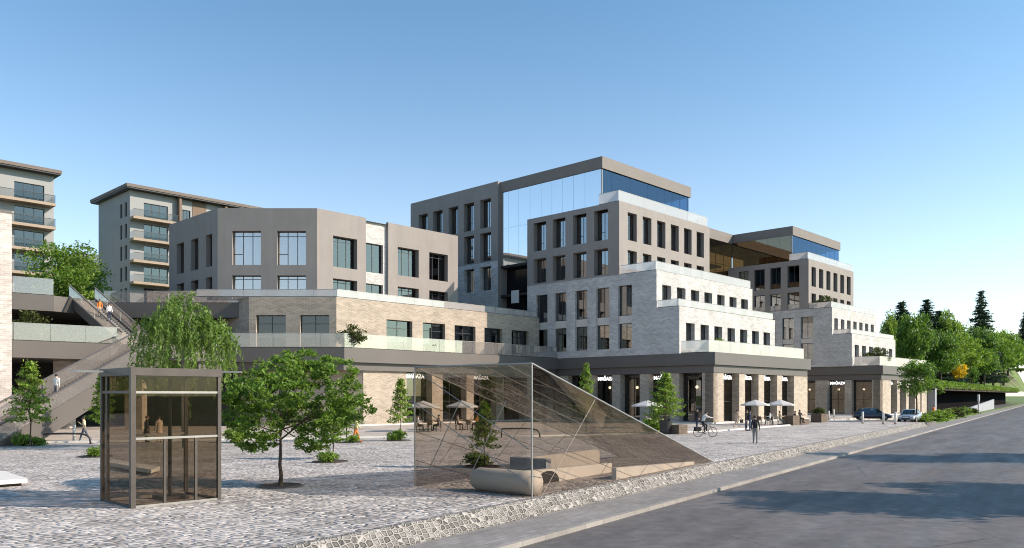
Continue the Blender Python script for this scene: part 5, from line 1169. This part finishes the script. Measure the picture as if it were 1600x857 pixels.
# ================================================================== PEOPLE
DG = None
def person(label, loc, rz, pose='stand', H=1.74, top='navy', low='black', shoe='black', hair='hair', sleeve=None, coat=None, skirt=None, extra=None, bag=None, group=None):
    """one continuous skinned body, facing local +X"""
    th = {'stand': ((3, 0), (-4, 4)), 'walk': ((24, 8), (-20, 22)), 'sit': ((84, 84), (80, 80)), 'ride': ((62, 72), (22, 38))}[pose]
    ar = {'stand': ((6, 18), (-4, 14)), 'walk': ((-22, 20), (20, 28)), 'sit': ((30, 70), (24, 78)), 'ride': ((66, 14), (66, 14))}[pose]
    if extra == 'cup': ar = (ar[0], (28, 100))
    if extra == 'back': ar = ((-18, 8), (-24, 10))
    lean = {'stand': 2, 'walk': 5, 'sit': -4, 'ride': 22}[pose]
    def rot(a, L): a = R(a); return Vector((math.sin(a) * L, 0, -math.cos(a) * L))
    pel = Vector((0, 0, .525)); lu = R(lean); upv = Vector((math.sin(lu), 0, math.cos(lu)))
    J = {'pel': pel, 'sp': pel + upv * .10, 'ch': pel + upv * .215, 'nk': pel + upv * .315, 'hd': pel + upv * .375 + Vector((.012, 0, 0)), 'ht': pel + upv * .43 + Vector((.014, 0, 0))}
    Rr = {'pel': (.082, .064), 'sp': (.074, .056), 'ch': (.088, .062), 'nk': (.030, .032), 'hd': (.048, .056), 'ht': (.040, .046)}
    E_ = [('pel', 'sp'), ('sp', 'ch'), ('ch', 'nk'), ('nk', 'hd'), ('hd', 'ht')]; zone = {('pel', 'sp'): 1, ('sp', 'ch'): 1, ('ch', 'nk'): 1, ('nk', 'hd'): 0, ('hd', 'ht'): 0}
    foot = []
    for k, sg in ((0, 1), (1, -1)):
        hip = pel + Vector((0, sg * .05, -.03)); kn = hip + rot(th[k][0], .235); an = kn + rot(th[k][0] - th[k][1], .225); fa = (th[k][0] - th[k][1]) * .5
        toe = an + Vector((.105 * math.cos(R(fa)), 0, -.018 + .105 * math.sin(R(fa)) * .6))
        J.update({'h%d' % k: hip, 'k%d' % k: kn, 'a%d' % k: an, 't%d' % k: toe}); Rr.update({'h%d' % k: (.056, .058), 'k%d' % k: (.036, .037), 'a%d' % k: (.024, .026), 't%d' % k: (.020, .018)})
        E_ += [('pel', 'h%d' % k), ('h%d' % k, 'k%d' % k), ('k%d' % k, 'a%d' % k), ('a%d' % k, 't%d' % k)]; zone.update({('pel', 'h%d' % k): 2, ('h%d' % k, 'k%d' % k): 2, ('k%d' % k, 'a%d' % k): 2, ('a%d' % k, 't%d' % k): 3})
        sh = J['ch'] + upv * .058 + Vector((0, sg * .104, 0)); el = sh + rot(ar[k][0], .165) + Vector((0, sg * .022, 0)); wr = el + rot(ar[k][0] + ar[k][1], .140); hn = wr + rot(ar[k][0] + ar[k][1] + 6, .05)
        J.update({'s%d' % k: sh, 'e%d' % k: el, 'w%d' % k: wr, 'p%d' % k: hn}); Rr.update({'s%d' % k: (.036, .036), 'e%d' % k: (.026, .026), 'w%d' % k: (.017, .018), 'p%d' % k: (.012, .022)})
        E_ += [('ch', 's%d' % k), ('s%d' % k, 'e%d' % k), ('e%d' % k, 'w%d' % k), ('w%d' % k, 'p%d' % k)]; zone.update({('ch', 's%d' % k): 1, ('s%d' % k, 'e%d' % k): 1, ('e%d' % k, 'w%d' % k): 1 if sleeve is None else 0, ('w%d' % k, 'p%d' % k): 0})
    names = list(J); idx = {n_2: i for i, n_2 in enumerate(names)}
    me = bpy.data.meshes.new('body_cage'); me.from_pydata([J[n_2] * H for n_2 in names], [(idx[a], idx[b]) for a, b in E_], [])
    tmp = bpy.data.objects.new('body_cage', me); COL.objects.link(tmp)
    tmp.modifiers.new('skin', 'SKIN'); sv_ = me.skin_vertices[0].data
    for i, n_2 in enumerate(names): sv_[i].radius = (Rr[n_2][0] * H, Rr[n_2][1] * H); sv_[i].use_root = (n_2 == 'pel')
    ss = tmp.modifiers.new('sub', 'SUBSURF'); ss.levels = ss.render_levels = 2
    dg = bpy.context.evaluated_depsgraph_get(); dg.update(); bm_ = bpy.data.meshes.new_from_object(tmp.evaluated_get(dg)); bpy.data.objects.remove(tmp)
    bm_.name = 'person'; bm_.materials.clear()
    for m_ in (M['skin'], M['c_' + top], M['c_' + low], M['c_' + shoe]): bm_.materials.append(m_)
    seg = [(J[a] * H, J[b] * H, zone[(a, b)]) for a, b in E_]
    A_ = np.array([s[0] for s in seg]); D_ = np.array([s[1] for s in seg]) - A_; zn = np.array([s[2] for s in seg]); dd_ = (D_ ** 2).sum(1)
    cen = np.array([p.center for p in bm_.polygons]); tt = np.clip(((cen[:, None] - A_) * D_).sum(2) / dd_, 0, 1)
    ds = np.linalg.norm(cen[:, None] - (A_ + tt[..., None] * D_), axis=2); bm_.polygons.foreach_set('material_index', zn[ds.argmin(1)].astype(np.int32)); bm_.polygons.foreach_set('use_smooth', [True] * len(bm_.polygons)); bm_.update()
    zoff = -min(v.co.z for v in bm_.vertices) if pose in ('stand', 'walk') else 0
    o = tag(link('person', bm_, None, (loc[0], loc[1], loc[2] + zoff), rz), label, 'person', group)
    hd = J['hd'] * H; hh = MB(); rr = .066 * H
    hp = MB(); n1, n2 = 10, 6
    vs = [(hd.x - .012 * H + rr * .95 * math.sin(math.pi * .62 * j / n2) * math.cos(2 * math.pi * i / n1), hd.y + rr * .9 * math.sin(math.pi * .62 * j / n2) * math.sin(2 * math.pi * i / n1), hd.z + .022 * H + rr * .95 * math.cos(math.pi * .62 * j / n2)) for j in range(n2 + 1) for i in range(n1)]
    hp.add(vs, [(j * n1 + i, j * n1 + (i + 1) % n1, (j + 1) * n1 + (i + 1) % n1, (j + 1) * n1 + i) for j in range(n2) for i in range(n1)]); hp.build('hair', M[hair], o, smooth=True)
    fc = MB(); fc.tube([hd + Vector((.050, 0, .012)) * H, hd + Vector((.066, 0, -.008)) * H], [.006 * H, .010 * H], 6); fc.build('nose', M['skin'], o)
    fg = MB()
    for k in (0, 1):
        w0 = J['w%d' % k] * H; d = (J['p%d' % k] * H - w0); b0 = J['p%d' % k] * H - d * .25; dn = d.normalized(); sx = dn.cross(Vector((0, 1, 0))).normalized()
        for i in range(4): 
            q0 = b0 + sx * (.018 * (i - 1.5)); q1 = q0 + dn * (.055 - .004 * abs(i - 1.2)); q2 = q1 + dn * .022 + Vector((0, -.018 if k == 0 else .018, 0)); fg.tube([q0, q1, q2], [.009, .0085, .006], 5)
        q0 = b0 - dn * .03 + sx * .026; fg.tube([q0, q0 + sx * .02 + dn * .03, q0 + sx * .022 + dn * .055], [.010, .009, .006], 5)
    fg.build('fingers', M['skin'], o, smooth=True)
    if coat or skirt:
        zt, zb = (J['ch'].z + .02, .33 * 1) if coat else (J['sp'].z, .30); cm = MB(); prof = []
        for f in (0, .25, .5, .75, 1): z = (zt + (zb - zt) * f) * H; prof.append(((.098 - .015 * math.sin(f * 3.14) + .04 * f * f) * H, z))
        n_ = 14; cm.add([(r_2 * .8 * math.cos(6.2832 * i / n_), r_2 * math.sin(6.2832 * i / n_), z) for r_2, z in prof for i in range(n_)], [(j * n_ + i, j * n_ + (i + 1) % n_, (j + 1) * n_ + (i + 1) % n_, (j + 1) * n_ + i) for j in range(4) for i in range(n_)]); cm.build('coat' if coat else 'skirt', M['c_' + (coat or skirt)], o, smooth=True)
    if bag:
        b = MB(); hp_ = J['p1'] * H; b.box(hp_.x - .15, hp_.y - .06, hp_.z - .42, hp_.x + .15, hp_.y + .06, hp_.z - .1); b.tube([(hp_.x - .08, hp_.y, hp_.z - .1), (hp_.x, hp_.y, hp_.z + .0), (hp_.x + .08, hp_.y, hp_.z - .1)], .01, 5)
        tag(b.build('shoulder_bag', M['c_' + bag], None, o.location, rz), 'dark bag carried by the %s' % label.split(',')[0], 'bag')
    return o
person('woman in cream top and dark jeans walking past the staircase', G(132, 690), R(195), 'walk', 1.72, 'cream', 'jean', 'brown', extra='cup')
person('person in white shirt climbing the main staircase', (-31.4, 55.2, 2.75), R(80), 'stand', 1.75, 'white', 'grey')
person('person in white shirt walking down the upper staircase', (-37.4, 74.4, 9.85), R(-40), 'stand', 1.75, 'white', 'navy')
person('person in orange top on the upper staircase', (-38.4, 74.6, 10.3), R(-40), 'stand', 1.68, 'orange', 'beige', hair='c_brown')
person('person in orange trousers and lime top walking', G(556, 691), R(15), 'walk', 1.72, 'lime', 'orange', 'orange', hair='c_brown')
person('woman in black coat and skirt seen through the kiosk glass', at(229, 50.5, .03), R(30), 'stand', 1.72, 'black', 'black', coat='black', hair='c_brown')
person('person in pale beige clothes leaning, seen through the kiosk glass', at(249, 50.5, .03), R(150), 'stand', 1.7, 'beige', 'beige', coat='beige')
person('standing man in black jacket and grey trousers on the cobbles', G(1180, 693.5), R(85), 'stand', 1.78, 'black', 'grey', 'black', extra='back')
person('woman in long beige coat before the sunlit piers', G(1151, 668), R(10), 'walk', 1.74, 'beige', 'beige', 'brown', coat='beige', bag='black')
person('man in dark jacket, left of the talking pair', G(1166, 673.5), R(-20), 'stand', 1.82, 'black', 'navy', 'black')
person('man in navy jacket, right of the talking pair', G(1172, 673.5), R(160), 'stand', 1.74, 'navy', 'jean', 'black', extra='cup')
person('person standing in dark clothes behind the cyclist', at(1089, 74), R(30), 'stand', 1.78, 'black', 'navy')
def seated(label, loc, rz, top, low, sz=.47): 
    return person(label, (loc[0], loc[1], loc[2] + sz - .425 * 1.72 - .03), rz, 'sit', 1.72, top, low)
def cafe_seat(i, k):
    x, y, _ = at(*cafe[i][0]); dx, dy, rz = ((-.3, -.75, R(10)), (1.3, -.4, R(170)), (.5, .3, R(-90)))[k]; return (x + dx + .0, y + dy - .1, cz), rz
for i, k, l_, a, b in ((0, 1, 'person in white top seated at the left sunlit cafe table', 'white', 'grey'), (1, 0, 'person in pale top seated at the right sunlit cafe table, facing right', 'cream', 'grey'), (1, 1, 'person in black seated at the right sunlit cafe table', 'black', 'black'), (2, 0, 'person in grey seated in shade left of the potted tree', 'grey', 'black'), (3, 0, 'person in white seated at the left table behind the canopy glass', 'white', 'black'), (3, 1, 'person in dark brown seated at the left table behind the canopy glass', 'brown', 'black'), (4, 0, 'person in beige seated at the right table behind the canopy glass', 'beige', 'brown'), (4, 1, 'person in orange seated at the right table behind the canopy glass', 'orange', 'brown')):
    p_, rz_ = cafe_seat(i, k); seated(l_, p_, rz_, a, b)
seated('man in black sitting on the long timber planter', at(1250, 81.9, .02), R(-60), 'black', 'umber', .57)
person('person in pink top near the car park ramp', at(1459, 108, -.05), R(120), 'stand', 1.72, 'orange', 'navy')
# bicycle and rider
bp = G(1102, 683.5); BK = thing('bicycle', 'black city bicycle ridden across the cobbles to the right', 'bicycle', bp, R(8))
for x in (-.55, .55):
    wb = MB(); wb.torus((0, 0, 0), (0, 1, 0), .335, .022, 28, 6); wo = wb.build('wheel', M['tyre'], BK, (x, 0, .36)); sp_ = MB()
    for i in range(10): a = math.pi * i / 10; sp_.tube([(-.33 * math.cos(a), 0, -.33 * math.sin(a)), (.33 * math.cos(a), 0, .33 * math.sin(a))], .003, 4)
    sp_.build('spokes', M['steel'], wo)
fr = MB()
for a, b in (((-.55, 0, .36), (-.08, 0, .30)), ((-.55, 0, .36), (-.20, 0, .78)), ((-.08, 0, .30), (-.22, 0, .92)), ((-.08, 0, .30), (.36, 0, .78)), ((-.2, 0, .78), (.36, 0, .80)), ((.33, 0, .92), (.55, 0, .36))): fr.tube([a, b], .018, 7)
fr.build('frame', M['frame'], BK); fr = MB(); fr.tube([(.33, 0, .92), (.31, 0, 1.06)], .016, 6); fr.tube([(.22, -.28, 1.1), (.33, -.12, 1.06), (.33, .12, 1.06), (.22, .28, 1.1)], .014, 6); fr.build('handlebar', M['steel'], BK)
fr = MB(); fr.add([(-.36, -.09, .95), (-.36, .09, .95), (-.05, .03, .96), (-.05, -.03, .96), (-.36, -.08, .9), (-.36, .08, .9), (-.05, .02, .92), (-.05, -.02, .92)], [(0, 1, 2, 3), (7, 6, 5, 4), (0, 3, 7, 4), (1, 0, 4, 5), (2, 1, 5, 6), (3, 2, 6, 7)]); fr.build('saddle', M['tyre'], BK)
fr = MB(); fr.tube([(-.08, -.1, .30), (-.08, .1, .30)], .05, 10); fr.tube([(-.08, .11, .30), (.06, .11, .2)], .012, 6); fr.tube([(-.08, -.11, .30), (-.22, -.11, .4)], .012, 6); fr.build('crank', M['steel'], BK)
pn = MB(); pn.box(-.78, -.2, .42, -.4, -.06, .74); pn.box(-.78, .06, .42, -.4, .2, .74); tag(pn.build('pannier_bag', M['c_black'], None, bp, R(8)), 'pair of black pannier bags hung on the rear of the bicycle', 'bag')
person('cyclist in white shirt and dark trousers riding the black bicycle', (bp[0] - .2 * math.cos(R(8)), bp[1] - .03, .97 - .43 * 1.76 - .04), R(8), 'ride', 1.76, 'white', 'black')
